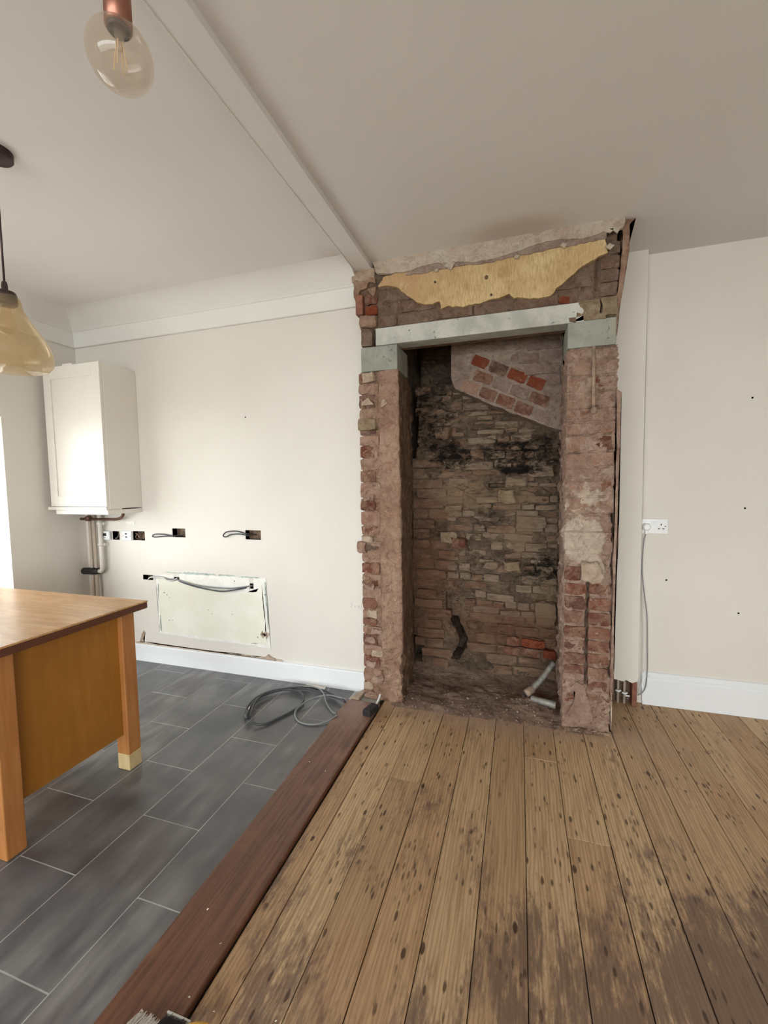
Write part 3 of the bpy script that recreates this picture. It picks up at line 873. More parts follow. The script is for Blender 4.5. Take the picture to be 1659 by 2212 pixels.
# unit bricks: front face at y = 0 looking to -y, body going back to y = 1
BRICKS = []
for vi in range(14):
    rr = random.Random(100 + vi)
    nx, nz = 5, 3
    V, F = [], []
    for j in range(nz + 1):
        for i in range(nx + 1):
            u, w = i / nx - 0.5, j / nz - 0.5
            ex = min(i, nx - i) == 0; ez = min(j, nz - j) == 0
            u += rr.uniform(-0.018, 0.018); w += rr.uniform(-0.045, 0.045)
            y = 0.05 + rr.uniform(-0.05, 0.06)
            if ex or ez: y += rr.uniform(0.0, 0.07)
            if ex and ez: u *= 0.975; w *= 0.94; y += 0.03
            V.append((u, y, w))
    idx = lambda i, j: j * (nx + 1) + i
    for j in range(nz):
        for i in range(nx): F.append((idx(i, j), idx(i + 1, j), idx(i + 1, j + 1), idx(i, j + 1)))
    loop = [idx(i, 0) for i in range(nx + 1)] + [idx(nx, j) for j in range(1, nz + 1)] + [idx(i, nz) for i in range(nx - 1, -1, -1)] + [idx(0, j) for j in range(nz - 1, 0, -1)]
    bks = len(V)
    for q in loop: V.append((V[q][0], 1.0, V[q][2]))
    n2 = len(loop)
    for q in range(n2): F.append((loop[q], bks + q, bks + (q + 1) % n2, loop[(q + 1) % n2]))
    BRICKS.append((V, F))
BMESH = {}


def brick(parent, c, nrm, L, H, D, mat, tilt=0.0, rnd=random):
    """one brick; c = centre of its face, nrm = plan direction its face looks to"""
    key = (rnd.randrange(14), mat)
    if key not in BMESH:
        me = bpy.data.meshes.new('brick'); me.from_pydata(BRICKS[key[0]][0], [], BRICKS[key[0]][1]); me.update(); me.materials.append(MAT[mat]); BMESH[key] = me
    o = bpy.data.objects.new('brick', BMESH[key])
    nx, ny = nrm
    Y = Vector((-nx, -ny, 0)); Z = Vector((0, 0, 1)); X = Y.cross(Z)
    R = Matrix((X, Y, Z)).transposed()
    T = Matrix.Rotation(tilt, 3, Vector((nx, ny, 0)))
    M = (T @ R).to_4x4()
    M = Matrix.Translation(Vector(c)) @ M @ Matrix.Diagonal((L, D, H, 1))
    COL.objects.link(o)
    o.parent = parent
    o.matrix_parent_inverse = Matrix.Translation(-WORLD_LOC[parent.name])
    o.matrix_basis = M
    return o


def lay(parent, a, b, zs, lengths, mats, proud=(0.0, 0.008), joint=0.010, depth=0.05, skip=0.0, seed=0, trim=(0, 0), test=None, wild=0.0):
    """courses of single bricks along a plan segment a-b"""
    rr = random.Random(seed)
    a = Vector(a); b = Vector(b); d = (b - a).normalized(); Ln = (b - a).length
    nrm = (d.y, -d.x)
    for ci, (z0, z1) in enumerate(zip(zs, zs[1:])):
        s = trim[0] + (0 if ci % 2 == 0 else -lengths[0] * 0.5)
        while s < Ln - trim[1] - 0.015:
            L = rr.choice(lengths) * rr.uniform(0.93, 1.05)
            s0, s1 = max(s, trim[0]), min(s + L, Ln - trim[1])
            s += L + joint
            if s1 - s0 < 0.03 or rr.random() < skip: continue
            p = a + d * ((s0 + s1) / 2)
            pr = rr.uniform(*proud)
            cz = (z0 + z1) / 2
            if test and not test(p.x, p.y, cz): continue
            m = mats(p.x, cz, rr) if callable(mats) else rr.choice(mats)
            c = (p.x + nrm[0] * pr, p.y + nrm[1] * pr, cz + rr.uniform(-0.003, 0.003) + wild * rr.uniform(-0.12, 0.12))
            brick(parent, c, nrm, s1 - s0, ((z1 - z0) - joint * rr.uniform(0.7, 1.3)) * (1 - wild * 3 * rr.random()), depth, m, rr.uniform(-0.02, 0.02) + wild * rr.uniform(-1, 1), rr)


NL = (-0.705, 2.875)   # niche back left corner
NR = (0.240, 2.875)
# ---- left pier: rough toothed bricks outside, pink render on the inner half
LC = [0.0, 0.033, 0.111, 0.195, 0.272, 0.338, 0.409, 0.456, 0.503, 0.556, 0.626, 0.695, 0.736, 0.776, 0.84, 0.897, 0.949, 1.009, 1.063, 1.148, 1.222, 1.317, 1.39, 1.462, 1.534, 1.595, 1.683, 1.749, 1.831, 1.891, 1.953]


def d_left(x, y, z):
    n1 = fbm(x, y, z, 14, 5); n2 = fbm(x + 3, y, z, 45, 3)
    if y > 2.41 and x > -0.8:      # inner cheek
        return 0.006 * n1 + 0.003 * n2 + 0.018 * max(0, n1 - 0.35)
    if x > -0.777:                 # rendered half
        d = 0.011 + 0.006 * n1 + 0.003 * n2
        ck = noise.noise(Vector((x * 10 + 2, 1.2, z * 12)))
        d -= 0.007 * math.exp(-(ck / 0.035) ** 2) * max(0, 0.15 + fbm(x, 3, z, 5, 3))
        if z < 0.34: d += -0.016 * min(1, (0.34 - z) / 0.1) * (0.5 + 0.9 * abs(fbm(x, 1, z, 11, 3))) + 0.012 * n1
        if z > 1.28: d -= 0.008 * min(1, (z - 1.28) / 0.25)
        return d
    return -0.006 + 0.014 * n1 + 0.008 * n2


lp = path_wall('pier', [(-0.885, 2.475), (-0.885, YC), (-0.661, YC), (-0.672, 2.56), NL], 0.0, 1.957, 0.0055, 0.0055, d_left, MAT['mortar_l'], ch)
tag(lp, 'left brick pier with pink render on its inner half')
lay(lp, (-0.897, YC), (-0.779, YC), LC, [0.20], lambda x, z, r: 'brick_smeared' if sum(q < z for q in LC) % 2 else r.choice(['brick', 'brick', 'brick', 'brick_grey']), (0.000, 0.009), 0.006, 0.06, 0.0, 11)
lay(lp, (-0.773, YC - 0.002), (-0.662, YC - 0.002), [1.30 + 0.073 * k for k in range(10)], [0.20], ['brick_smeared'], (0.004, 0.010), 0.007, 0.05, 0.12, 12)
lay(lp, (-0.664, 2.40), (-0.70, 2.85), [0.02 + 0.07 * k for k in range(28)], [0.20, 0.10], lambda x, z, r: 'brick_niche', (-0.002, 0.006), 0.010, 0.04, 0.25, 13)
# broken brick and plaster lumps on the outer edge of the left pier
lump('broken_stone', (-0.925, -0.865, 2.352, 2.42, 0.905, 0.965), MAT['brick_smeared'], lp, 0.012, 3, 2)
lump('mortar_lump', (-0.868, -0.80, 2.352, 2.40, 1.895, 1.950), MAT['plaster'], lp, 0.010, 4, 3)
lump('mortar_lump', (-0.893, -0.788, 2.348, 2.40, 1.625, 1.69), MAT['stone_buff'], lp, 0.010, 4, 5)
sheet('mortar_patch', [(-0.875, 1.765), (-0.80, 1.765), (-0.815, 1.785), (-0.835, 1.805), (-0.87, 1.785)], 2.365, 0.010, MAT['plaster'], lp, 0.012, 0.003, 60)
sheet('mortar_patch', [(-0.76, 1.745), (-0.72, 1.765), (-0.735, 1.795), (-0.755, 1.785)], 2.368, 0.008, MAT['plaster'], lp, 0.012, 0.003, 61)
for k, (mx_, mz) in enumerate(((-0.852, 0.985), (-0.80, 0.955), (-0.85, 0.70), (-0.83, 0.535), (-0.805, 0.43), (-0.85, 0.375), (-0.80, 0.30), (-0.845, 0.23), (-0.80, 0.14), (-0.86, 0.09), (-0.84, 1.235), (-0.805, 1.30))):
    lump('mortar_lump', (mx_ - 0.034, mx_ + 0.03, 2.360, 2.395, mz - 0.02, mz + 0.016), MAT['mortar_r' if k % 3 else 'plaster'], lp, 0.014, 3, 10 + k)

# ---- right pier
RC = [0.064 * k / 1 for k in range(0, 2)] + [0.139, 0.203, 0.278, 0.352, 0.421, 0.489, 0.563, 0.641, 0.719, 0.791, 0.879, 0.955, 1.05, 1.138, 1.231, 1.313, 1.379, 1.455, 1.541, 1.606, 1.676, 1.756, 1.831, 1.91, 1.968]


def d_right(x, y, z):
    n1 = fbm(x + 7, y, z, 13, 5); n2 = fbm(x + 3, y + 9, z, 48, 3)
    if y > 2.41 and x < 0.3:
        return 0.007 * n1 + 0.003 * n2 + 0.02 * max(0, n1 - 0.3)
    cov = 0.001 if z > 1.15 else -0.008
    if z < 0.30: cov = 0.0
    g_ = min(abs(z - q) for q in RC)
    d = cov + 0.012 * n1 + 0.006 * n2
    ck = noise.noise(Vector((x * 9 + 4, 2.2, z * 13)))
    d -= 0.010 * math.exp(-(ck / 0.045) ** 2) * max(0, 0.25 + fbm(x, 5, z, 6, 3)) * (1 if z > 0.9 else 0.4)
    if z > 1.05: d -= 0.012 * math.exp(-(g_ / 0.005) ** 2) * (0.35 + abs(n1) * 1.8)
    if 0.26 < z < 0.80: d += 0.006 * math.exp(-(g_ / 0.009) ** 2) * (0.6 + n1)
    if 0.25 < z < 0.80: d -= 0.045 * math.exp(-((x - 0.339 - 0.003 * n1) / 0.007) ** 4)
    b1 = math.exp(-((x - 0.31) / 0.10) ** 4 - ((z - 1.01) / 0.11) ** 4) + math.exp(-((x - 0.365) / 0.05) ** 4 - ((z - 0.86) / 0.075) ** 4)
    d += b1 * (0.012 + 0.010 * fbm(x, 6, z, 11, 4))
    return d


rp = path_wall('pier', [NR, (0.232, 2.60), (0.227, YC), (0.452, YC), (0.455, 2.50)], 0.0, 1.972, 0.0055, 0.0055, d_right, MAT['mortar_r'], ch)
tag(rp, 'right brick pier smeared with pale mortar')
open_face = lambda x, y, z: not (0.90 < z < 1.13 and x < 0.40) and not (0.80 < z < 0.93 and 0.3 < x < 0.41)
lay(rp, (0.232, YC), (0.333, YC), RC[1:], [0.20], lambda x, z, r: 'brick' if z < 0.88 else r.choice(['brick_smeared', 'brick_smeared', 'brick_smeared', 'brick']) if z < 1.3 else 'brick_smeared', (-0.002, 0.006), 0.013, 0.05, 0.0, 21, (0, 0), open_face)
lay(rp, (0.345, YC), (0.450, YC), RC[1:], [0.20], lambda x, z, r: 'brick' if z < 0.88 else r.choice(['brick_smeared', 'brick_smeared', 'brick']), (-0.002, 0.007), 0.013, 0.05, 0.0, 22, (0, 0), open_face)
lay(rp, (0.236, 2.85), (0.229, 2.42), [0.02 + 0.07 * k for k in range(28)], [0.20, 0.11], ['brick_niche', 'brick_flue'], (-0.003, 0.005), 0.010, 0.04, 0.35, 23)
lump('plaster_lump', (0.315, 0.40, 2.342, 2.39, 0.795, 0.90), MAT['plaster'], rp, 0.026, 7, 21, True, 16)
sheet('pink_plaster_scrap', [(0.293, 0.261), (0.336, 0.235), (0.345, 0.185), (0.351, 0.173), (0.366, 0.10), (0.372, 0.059), (0.30, 0.04), (0.263, 0.037), (0.239, 0.06), (0.276, 0.136), (0.294, 0.197), (0.265, 0.23)], 2.374, 0.009, MAT['mortar_r'], rp, 0.016, 0.004, 71, amp=0.004)
# thin plaster skin left standing on the outer edge
skin = [(0.450, 1.76), (0.470, 1.74), (0.470, 1.5), (0.468, 1.2), (0.473, 1.02), (0.466, 0.8), (0.463, 0.55), (0.466, 0.3), (0.462, 0.15), (0.453, 0.15), (0.450, 0.6), (0.452, 1.1), (0.455, 1.4)]
sheet('plaster_skin', skin, 2.50, 0.135, MAT['mortar_r'], rp, 0.03, 0.0025, 72)
sheet('plaster_splinter', [(0.458, 0.26), (0.462, 0.25), (0.463, 0.10), (0.460, 0.02), (0.457, 0.10)], 2.40, 0.03, MAT['plaster_white'], rp, 0.0, 0)
# conduit stub
cd = add('conduit', tube(bmesh.new(), [(0.346, 2.368, 1.972), (0.347, 2.362, 1.80), (0.349, 2.362, 1.672)], 0.0085, 10), MAT['iron'], rp, True)
tag(cd, 'rusty conduit stub ending in a round cap')
add('conduit_cap', lathe(bmesh.new(), [(0.001, -0.018), (0.011, -0.016), (0.0145, -0.006), (0.0145, 0.006), (0.010, 0.013), (0.001, 0.014)], (0.350, 2.358, 1.662), 12), MAT['iron'], cd, True)

# ---- padstones and lintel
for nm, b in (('padstone', (-0.877, -0.659, 2.366, 2.60, 1.956, 2.094)), ('padstone', (0.226, 0.444, 2.366, 2.60, 1.972, 2.102))):
    bm = box(bmesh.new(), *b, bevel=0.005, seg=2)
    add(nm, bm, MAT['padstone'], ch)
bm = box(bmesh.new(), -0.784, 0.300, 2.360, 2.465, 2.095, 2.190, bevel=0.004, seg=2)
tag(add('lintel', bm, MAT['concrete'], ch), 'pale concrete lintel across the niche')
boxo('rear_lintel', (-0.74, 0.26, 2.47, 2.52, 2.10, 2.19), MAT['mortar_head'], ch, 0.004)
lump('mortar_end', (0.262, 0.372, 2.358, 2.45, 2.120, 2.196), MAT['stone_buff'], ch, 0.006, 4, 31)
sheet('mortar_wedge', [(0.245, 2.100), (0.262, 2.108), (0.311, 2.131), (0.343, 2.130), (0.385, 2.122), (0.398, 2.100)], 2.40, 0.04, MAT['stone_buff'], ch, 0.012, 0.002, 80)
lump('buff_stone', (0.376, 0.445, 2.352, 2.44, 2.108, 2.198), MAT['stone_buff'], ch, 0.012, 4, 33)
lump('hole_in_lintel', (0.232, 0.262, 2.352, 2.38, 2.098, 2.118), MAT['mortar_head'], ch, 0.006, 3, 35)

# ---- masonry over the lintel, wallpaper and plaster remnants


def d_head(x, y, z):
    return -0.010 + 0.010 * fbm(x, y, z, 12, 5) + 0.004 * fbm(x, y, z, 40, 3) - 0.02 * math.exp(-((x - 0.356) / 0.008) ** 2) * (1 if 2.24 < z < 2.42 else 0)


hd = path_wall('brickwork_head', [(-0.878, 2.475), (-0.878, YC), (0.452, YC), (0.462, 2.60)], 2.19, ZF, 0.008, 0.008, d_head, MAT['mortar_head'], ch)
lay(hd, (-0.765, YC), (0.342, YC), [2.195, 2.262, 2.332, 2.402, 2.472], [0.20, 0.105, 0.20], lambda x, z, r: 'brick_grey', (-0.003, 0.006), 0.008, 0.05, 0.0, 41)
lay(hd, (0.370, YC), (0.455, YC), [2.205, 2.272, 2.335, 2.402, 2.46], [0.20], ['brick_grey'], (0.0, 0.008), 0.007, 0.05, 0.0, 42)
brick(hd, (0.208, YC - 0.006, 2.216), (0, -1), 0.05, 0.035, 0.04, 'brick_bright', -0.3)
PAPER = [(-0.765, 2.416), (-0.731, 2.462), (-0.619, 2.479), (-0.546, 2.487), (-0.325, 2.475), (-0.172, 2.475), (0.011, 2.475), (0.235, 2.48), (0.387, 2.475), (0.396, 2.405), (0.344, 2.384), (0.287, 2.358), (0.225, 2.311), (0.17, 2.27), (0.145, 2.238), (0.066, 2.238), (-0.033, 2.254), (-0.056, 2.275), (-0.116, 2.265), (-0.21, 2.25), (-0.306, 2.244), (-0.365, 2.257), (-0.405, 2.248), (-0.415, 2.288), (-0.476, 2.281), (-0.542, 2.3), (-0.599, 2.348), (-0.652, 2.395), (-0.716, 2.414)]
wp = sheet('wallpapered_plaster', PAPER, YC + 0.004, 0.022, MAT['wallpaper'], hd, 0.016, 0.0035, 81)
tag(wp, 'ragged sheet of yellowed wallpaper on plaster')
add('plug_hole', tube(bmesh.new(), [(-0.17, 2.36, 2.375), (-0.17, 2.3535, 2.375)], 0.011, 5), MAT['mortar_head'], wp)
add('plug_hole', tube(bmesh.new(), [(-0.145, 2.36, 2.283), (-0.145, 2.3535, 2.283)], 0.006, 7), MAT['hole'], wp)  # dark disc painted for the depth of a plug hole, as is the next
add('plug_hole', tube(bmesh.new(), [(-0.44, 2.36, 2.392), (-0.44, 2.3535, 2.392)], 0.006, 7), MAT['hole'], wp)
SH = [(-0.60, 2.452), (-0.546, 2.490), (-0.248, 2.48), (-0.034, 2.49), (0.081, 2.505), (0.277, 2.50), (0.398, 2.515), (0.391, 2.466), (0.202, 2.462), (0.029, 2.456), (-0.153, 2.446), (-0.384, 2.454), (-0.5, 2.447)]
sheet('under_plaster', SH, YC - 0.012, 0.012, MAT['mortar_flue'], hd, 0.018, 0.004, 82)
BAND = [(-0.792, CEIL), (0.466, CEIL), (0.463, 2.502), (0.38, 2.501), (0.284, 2.478), (0.183, 2.502), (0.081, 2.493), (-0.034, 2.473), (-0.153, 2.458), (-0.247, 2.462), (-0.422, 2.484), (-0.513, 2.480), (-0.596, 2.466), (-0.766, 2.482)]
bd = sheet('plaster_band', BAND, YC - 0.008, 0.022, MAT['plaster_white'], hd, 0.018, 0.004, 83, amp=0.004)
tag(bd, 'torn pale plaster band under the ceiling')
for k, (sx, sz, s) in enumerate(((-0.43, 2.447, 0.012), (-0.36, 2.462, 0.03), (-0.02, 2.447, 0.014), (0.20, 2.468, 0.018), (0.40, 2.50, 0.022), (0.43, 2.505, 0.03), (0.405, 2.425, 0.02))):
    sheet('plaster_flake', [(sx - s, sz), (sx - s * 0.2, sz + s * 0.7), (sx + s, sz + s * 0.2), (sx + s * 0.2, sz - s * 0.8)], 2.352, 0.007, MAT['plaster_white'], hd, 0.01, 0.003, 90 + k)
sheet('side_plaster', [(0.462, CEIL), (0.515, CEIL), (0.494, 2.525), (0.493, 2.395), (0.483, 2.324), (0.464, 2.20), (0.452, 2.10), (0.446, 2.0), (0.440, 2.0), (0.444, 2.2), (0.456, 2.33), (0.462, 2.42)], 2.72, 0.345, MAT['mortar_l'], hd, 0.02, 0.003, 84)
# left top corner, under the beam end
lump('plaster_corner', (-0.925, -0.782, 2.362, 2.46, 2.462, 2.528), MAT['plaster'], hd, 0.008, 5, 41)
sheet('plaster_drip', [(-0.908, 2.47), (-0.785, 2.475), (-0.782, 2.44), (-0.82, 2.455), (-0.835, 2.425), (-0.875, 2.415), (-0.885, 2.385), (-0.905, 2.365), (-0.916, 2.385)], 2.40, 0.035, MAT['mortar_l'], hd, 0.014, 0.004, 85)
sheet('plaster_drip', [(-0.83, 2.418), (-0.78, 2.422), (-0.782, 2.39), (-0.795, 2.374), (-0.812, 2.385)], 2.40, 0.032, MAT['mortar_l'], hd, 0.012, 0.002, 86)
boxo('brown_timber_stub', (-0.899, -0.856, 2.352, 2.45, 2.276, 2.385), MAT['rust'], hd, 0.003)
lump('mortar_lump', (-0.882, -0.778, 2.355, 2.43, 2.205, 2.266), MAT['brick_smeared'], hd, 0.010, 4, 44)
brick(hd, (-0.815, 2.368, 2.298), (0, -1), 0.075, 0.052, 0.05, 'brick_bright')
brick(hd, (-0.815, 2.372, 2.362), (0, -1), 0.075, 0.055, 0.05, 'brick')
lump('dark_brick_end', (-0.872, -0.802, 2.362, 2.45, 2.096, 2.196), MAT['brick_grey'], hd, 0.007, 4, 46)
sheet('coving_scar', [(-1.03, 2.405), (-0.925, 2.40), (-0.93, 2.375), (-0.985, 2.385)], CEIL + 0.001, 0.006, MAT['mortar_l'], ce, 0.02, 0.003, 87, axis='Z')

# ---- niche back: sooty rubble brickwork


def d_back(x, y, z):
    wx = 0.02 * fbm(x, 3, z, 8, 2)
    dist = noise.voronoi(Vector(((x + wx) * 8.5, 1.7, (z + wx) * 19)))
    ds, ps = dist
    edge = min(1.0, (ds[1] - ds[0]) * 3.2)
    cell = noise.cell(Vector((ps[0].x * 3.1, 7.7, ps[0].z * 3.1)))
    n1 = fbm(x, 4.2, z, 9, 5)
    d = -0.006 + 0.014 * edge + 0.016 * (cell - 0.5) * edge + 0.010 * n1 + 0.008 * fbm(x * 0.5, 2, z, 44, 4)
    if 0.1 < z < 0.40 and abs(x + 0.385 + 0.03 * math.sin(z * 20)) < 0.028: d -= 0.22
    if 0.05 < z < 0.24 and x < -0.645 + 0.02 * n1: d -= 0.20          # hole at the foot
    if (z > 1.96 + 0.03 * n1 and x < -0.43) or (z > 1.50 + 0.05 * n1 and x < -0.665 + 0.02 * n1): d -= 0.32   # the flue goes on behind
    if 0.40 < z < 0.56 and abs(x + 0.455) < 0.018: d -= 0.04
    if abs(z - 1.290) < 0.014 and -0.19 < x < -0.08: d -= 0.06
    return d


nb = path_wall('niche_back', [NL, NR], 0.0, ZF, 0.006, 0.006, d_back, MAT['mortar_niche'], ch)
tag(nb, 'rough sooty back wall of the niche')
keep = lambda x, y, z: not (abs(x + 0.39) < 0.075 and z < 0.58 and z > 0.08) and not (-0.26 < x < -0.02 and 1.24 < z < 1.34) and z < 2.0 and not (x < -0.40 and z > 1.94) and not (x < -0.62 and z > 1.46) and not (x < -0.60 and z < 0.26)
brickzone = lambda x, y, z: keep(x, y, z) and (x < -0.46 or z < 0.42)
lay(nb, NL, NR, [0.03 + 0.069 * k for k in range(30)], [0.20, 0.11, 0.20, 0.14], ['brick_niche'], (0.006, 0.018), 0.012, 0.05, 0.08, 51, (0.01, 0.01), brickzone)
rz = random.Random(5)
zs_ = [0.42]
while zs_[-1] < 1.95: zs_.append(zs_[-1] + rz.uniform(0.034, 0.066))
lay(nb, (-0.46, 2.875), NR, zs_, [0.13, 0.07, 0.17, 0.10], ['stone_niche', 'stone_niche', 'brick_niche'], (0.000, 0.026), 0.010, 0.05, 0.16, 52, (0.0, 0.01), keep, 0.06)
for k, (b, m) in enumerate((((-0.085, 0.045, 2.81, 2.88, 1.285, 1.335), 'stone_niche'), ((-0.13, -0.03, 2.80, 2.88, 1.175, 1.262), 'stone_buff'), ((-0.50, -0.39, 2.81, 2.88, 0.91, 0.985), 'stone_buff'),
                            ((-0.43, -0.335, 2.80, 2.88, 0.885, 0.945), 'brick'), ((-0.212, -0.124, 2.81, 2.88, 0.748, 0.796), 'stone_niche'), ((-0.09, 0.006, 2.81, 2.88, 0.742, 0.802), 'stone_buff'),
                            ((-0.47, -0.36, 2.82, 2.88, 1.12, 1.165), 'brick_niche'), ((-0.30, -0.215, 2.80, 2.88, 1.455, 1.515), 'brick_niche'), ((-0.53, -0.44, 2.80, 2.88, 1.60, 1.67), 'brick_niche'),
                            ((0.05, 0.20, 2.80, 2.88, 1.34, 1.40), 'stone_niche'), ((-0.02, 0.16, 2.81, 2.88, 1.02, 1.09), 'stone_niche'), ((0.10, 0.225, 2.80, 2.88, 0.40, 0.55), 'stone_niche'))):
    lump('rubble_stone', b, MAT[m], nb, 0.014, 4, 60 + k)
for c, L, H, m in (((0.09, 2.838, 0.268), 0.14, 0.052, 'brick_bright'), ((0.192, 2.838, 0.204), 0.075, 0.052, 'brick_bright'), ((-0.03, 2.842, 0.272), 0.08, 0.055, 'brick'), ((0.08, 2.842, 0.206), 0.11, 0.052, 'brick'), ((-0.04, 2.845, 0.205), 0.10, 0.05, 'brick')):
    brick(nb, c, (0, -1), L, H, 0.05, m, -0.06)
boxo('niche_lid', (-0.80, 0.30, 2.50, 3.30, ZF - 0.03, ZF), MAT['mortar_niche'], ch)

# ---- sloping flue wall in the upper right of the niche, diagonal courses at its foot
DX0, DX1, DY = -0.412, 0.236, 2.735
zb = lambda x: 1.895 - 0.474 * (x + 0.39) if x > -0.39 else 1.895 + (-0.39 - x) * 3.0
us = [(DX0, 2.89), (DX0, 2.84), (DX0, 2.79)] + [(DX0 + (DX1 - DX0) * k / 80, DY) for k in range(81)]
vs_ = [('b', 2.89), ('b', 2.84), ('b', 2.79)] + [('f', k / 90) for k in range(91)]
verts = []
for kind_, t in vs_:
    for (ux, uy) in us:
        z = zb(ux) if kind_ == 'b' else zb(ux) + (2.54 - zb(ux)) * t
        y = max(uy, t) if kind_ == 'b' else uy
        n1 = fbm(ux, 8.8, z, 12, 5)
        groove = -0.006 * math.exp(-(((z - 1.03) % 0.07 - 0.035) / 0.005) ** 2) if z > zb(ux) + 0.26 else 0
        verts.append((ux, y - (0.012 * n1 + 0.006 * fbm(ux, 1, z, 45, 3) + groove if y < 2.8 else 0), z + (0.008 * n1 if t == 0 or kind_ == 'b' else 0)))
w = len(us)
fw = addv('flue_wall', verts, [(j * w + i, j * w + i + 1, (j + 1) * w + i + 1, (j + 1) * w + i) for j in range(len(vs_) - 1) for i in range(w - 1)], MAT['mortar_flue'], ch)
tag(fw, 'pink-grey flue wall rising with diagonal brick courses')
ang = math.atan(0.474)
dx, dz = math.cos(ang), -math.sin(ang)
rr = random.Random(77)
for row in range(3):
    s = 0.03 + (0.05 if row == 1 else 0.0)
    n_max = (6, 5, 6)[row]
    for k in range(n_max):
        L = rr.uniform(0.096, 0.112)
        hh = 0.045 + row * 0.080
        cx = -0.39 + dx * (s + L / 2) + math.sin(ang) * hh
        cz = 1.895 + dz * (s + L / 2) + math.cos(ang) * hh
        if cx < 0.19:
            m = 'brick_bright' if (row, k) in ((2, 0), (2, 2), (2, 3)) else ('brick_smeared' if rr.random() < 0.35 else 'brick')
            if row == 1 or k > 3: m = 'brick_flue' if rr.random() < 0.7 else 'brick'
            brick(fw, (cx, DY - 0.014, cz), (0, -1), L, 0.062, 0.05, m, -ang, rr)
        s += L + 0.014
lay(fw, (-0.36, DY), (0.225, DY), [1.80 + 0.07 * k for k in range(9)], [0.20, 0.17], ['brick_flue'], (0.006, 0.018), 0.010, 0.05, 0.06, 78, (0, 0), lambda x, y, z: z > zb(x - 0.1) + 0.30 or (x > 0.1 and z > zb(x) + 0.27))

# ---- hearth
us = 120; vs2 = 70
verts = []
for j in range(vs2 + 1):
    for i in range(us + 1):
        x = -0.72 + 1.17 * i / us; y = 2.325 + 0.57 * j / vs2
        e = min(1, (y - 2.325) / 0.07)
        n1 = fbm(x, y, 0.3, 9, 5)
        z = -0.003 + e * (0.012 + 0.012 * n1 + 0.005 * fbm(x, y, 1, 40, 3)) + 0.03 * max(0, (y - 2.72) / 0.17) ** 2
        z += 0.035 * math.exp(-((x - 0.12) / 0.13) ** 2 - ((y - 2.56) / 0.10) ** 2) * (0.8 + 0.5 * n1)
        verts.append((x, y + 0.02 * fbm(x, 0, 0, 8, 3) * (1 - e), z))
w = us + 1
he = addv('hearth', verts, [(j * w + i, j * w + i + 1, (j + 1) * w + i + 1, (j + 1) * w + i) for j in range(vs2) for i in range(us)], MAT['hearth'], ch, True)
bm = bmesh.new(); bm2 = bmesh.new()
rr = random.Random(9)
for k in range(700):
    x = rr.uniform(-0.68, 0.42); y = 2.335 + abs(rr.gauss(0, 0.16))
    if x > 0.2: y = 2.335 + rr.random() * 0.03
    if y > 2.84: continue
    s = rr.choice([0.002, 0.003, 0.004, 0.006, 0.009]) * rr.uniform(0.7, 1.3)
    z = 0.008 + 0.035 * math.exp(-((x - 0.12) / 0.13) ** 2 - ((y - 2.56) / 0.10) ** 2) + 0.012 * fbm(x, y, 0.3, 9, 5) * min(1, (y - 2.325) / 0.07)
    bq = bm2 if rr.random() < 0.22 else bm
    vs = [bq.verts.new((x + rr.uniform(-1, 1) * s, y + rr.uniform(-1, 1) * s, z + rr.uniform(-0.3, 1) * s)) for _ in range(6)]
    bmesh.ops.convex_hull(bq, input=vs)
rub = add('rubble', bm, MAT['hearth'], he)
rub['kind'] = 'stuff'
rub = add('pale_rubble', bm2, MAT['plaster'], he)
rub['kind'] = 'stuff'
boxo('torn_skirting_scrap', (0.236, 0.452, 2.352, 2.366, 0.0, 0.012), MAT['mortar_l'], he, 0.002)

# ------------------------------------------------------------------ niche pipes
p1 = add('lead_pipe', tube(bmesh.new(), [(0.045, 2.585, 0.055), (0.075, 2.605, 0.075), (0.15, 2.65, 0.150), (0.205, 2.69, 0.222)], [0.021, 0.018, 0.0165, 0.016], 12, 6), MAT['lead'], None, True)
tag(p1, 'bent grey lead pipe leaning against the right side of the niche', 'pipe')
add('pipe_collar', tube(bmesh.new(), [(0.047, 2.586, 0.056), (0.085, 2.609, 0.082)], 0.023, 12), MAT['iron'], p1, True)
bm = tube(bmesh.new(), [(0.075, 2.548, 0.052), (0.12, 2.535, 0.050), (0.205, 2.525, 0.042)], [0.016, 0.018, 0.021], 14, 6, cap=False)
p2 = add('lead_pipe', bm, MAT['lead'], None, True)
tag(p2, 'short cut lead pipe lying in the hearth rubble with open end', 'pipe')
bm = bmesh.new()
A_, B_ = Vector((0.205, 2.525, 0.042)), Vector((0.10, 2.540, 0.050))
ax = (B_ - A_).normalized(); s1 = ax.cross(Vector((0, 0, 1))).normalized(); s2 = s1.cross(ax)
RG = [[bm.verts.new(c_ + (s1 * math.cos(t) + s2 * math.sin(t)) * r_) for t in [2 * math.pi * q / 14 for q in range(14)]] for c_, r_ in ((A_, 0.0212), (A_, 0.0165), (B_, 0.0125))]
for a, b in zip(RG, RG[1:]):
    for q in range(14): bm.faces.new((a[q], a[(q + 1) % 14], b[(q + 1) % 14], b[q]))
bm.faces.new(RG[-1])
add('open_end', bm, MAT['lead'], p2)

# ------------------------------------------------------------------ boiler cupboard
bo = empty('boiler_cupboard', (-2.92, 2.30, 1.128))
tag(bo, 'tall off-white shaker wall cupboard housing the boiler in the corner', 'cupboard')
boxo('carcass', (-3.165, -2.650, 2.200, YB, 1.165, 2.142), MAT['cabinet'], bo, 0.002)
boxo('base_rail', (-3.135, -2.650, 2.182, YB, 1.128, 1.158), MAT['cabinet'], bo, 0.002)
boxo('light_shelf', (-3.205, -2.655, 2.176, 2.30, 1.158, 1.180), MAT['cabinet'], bo, 0.002)
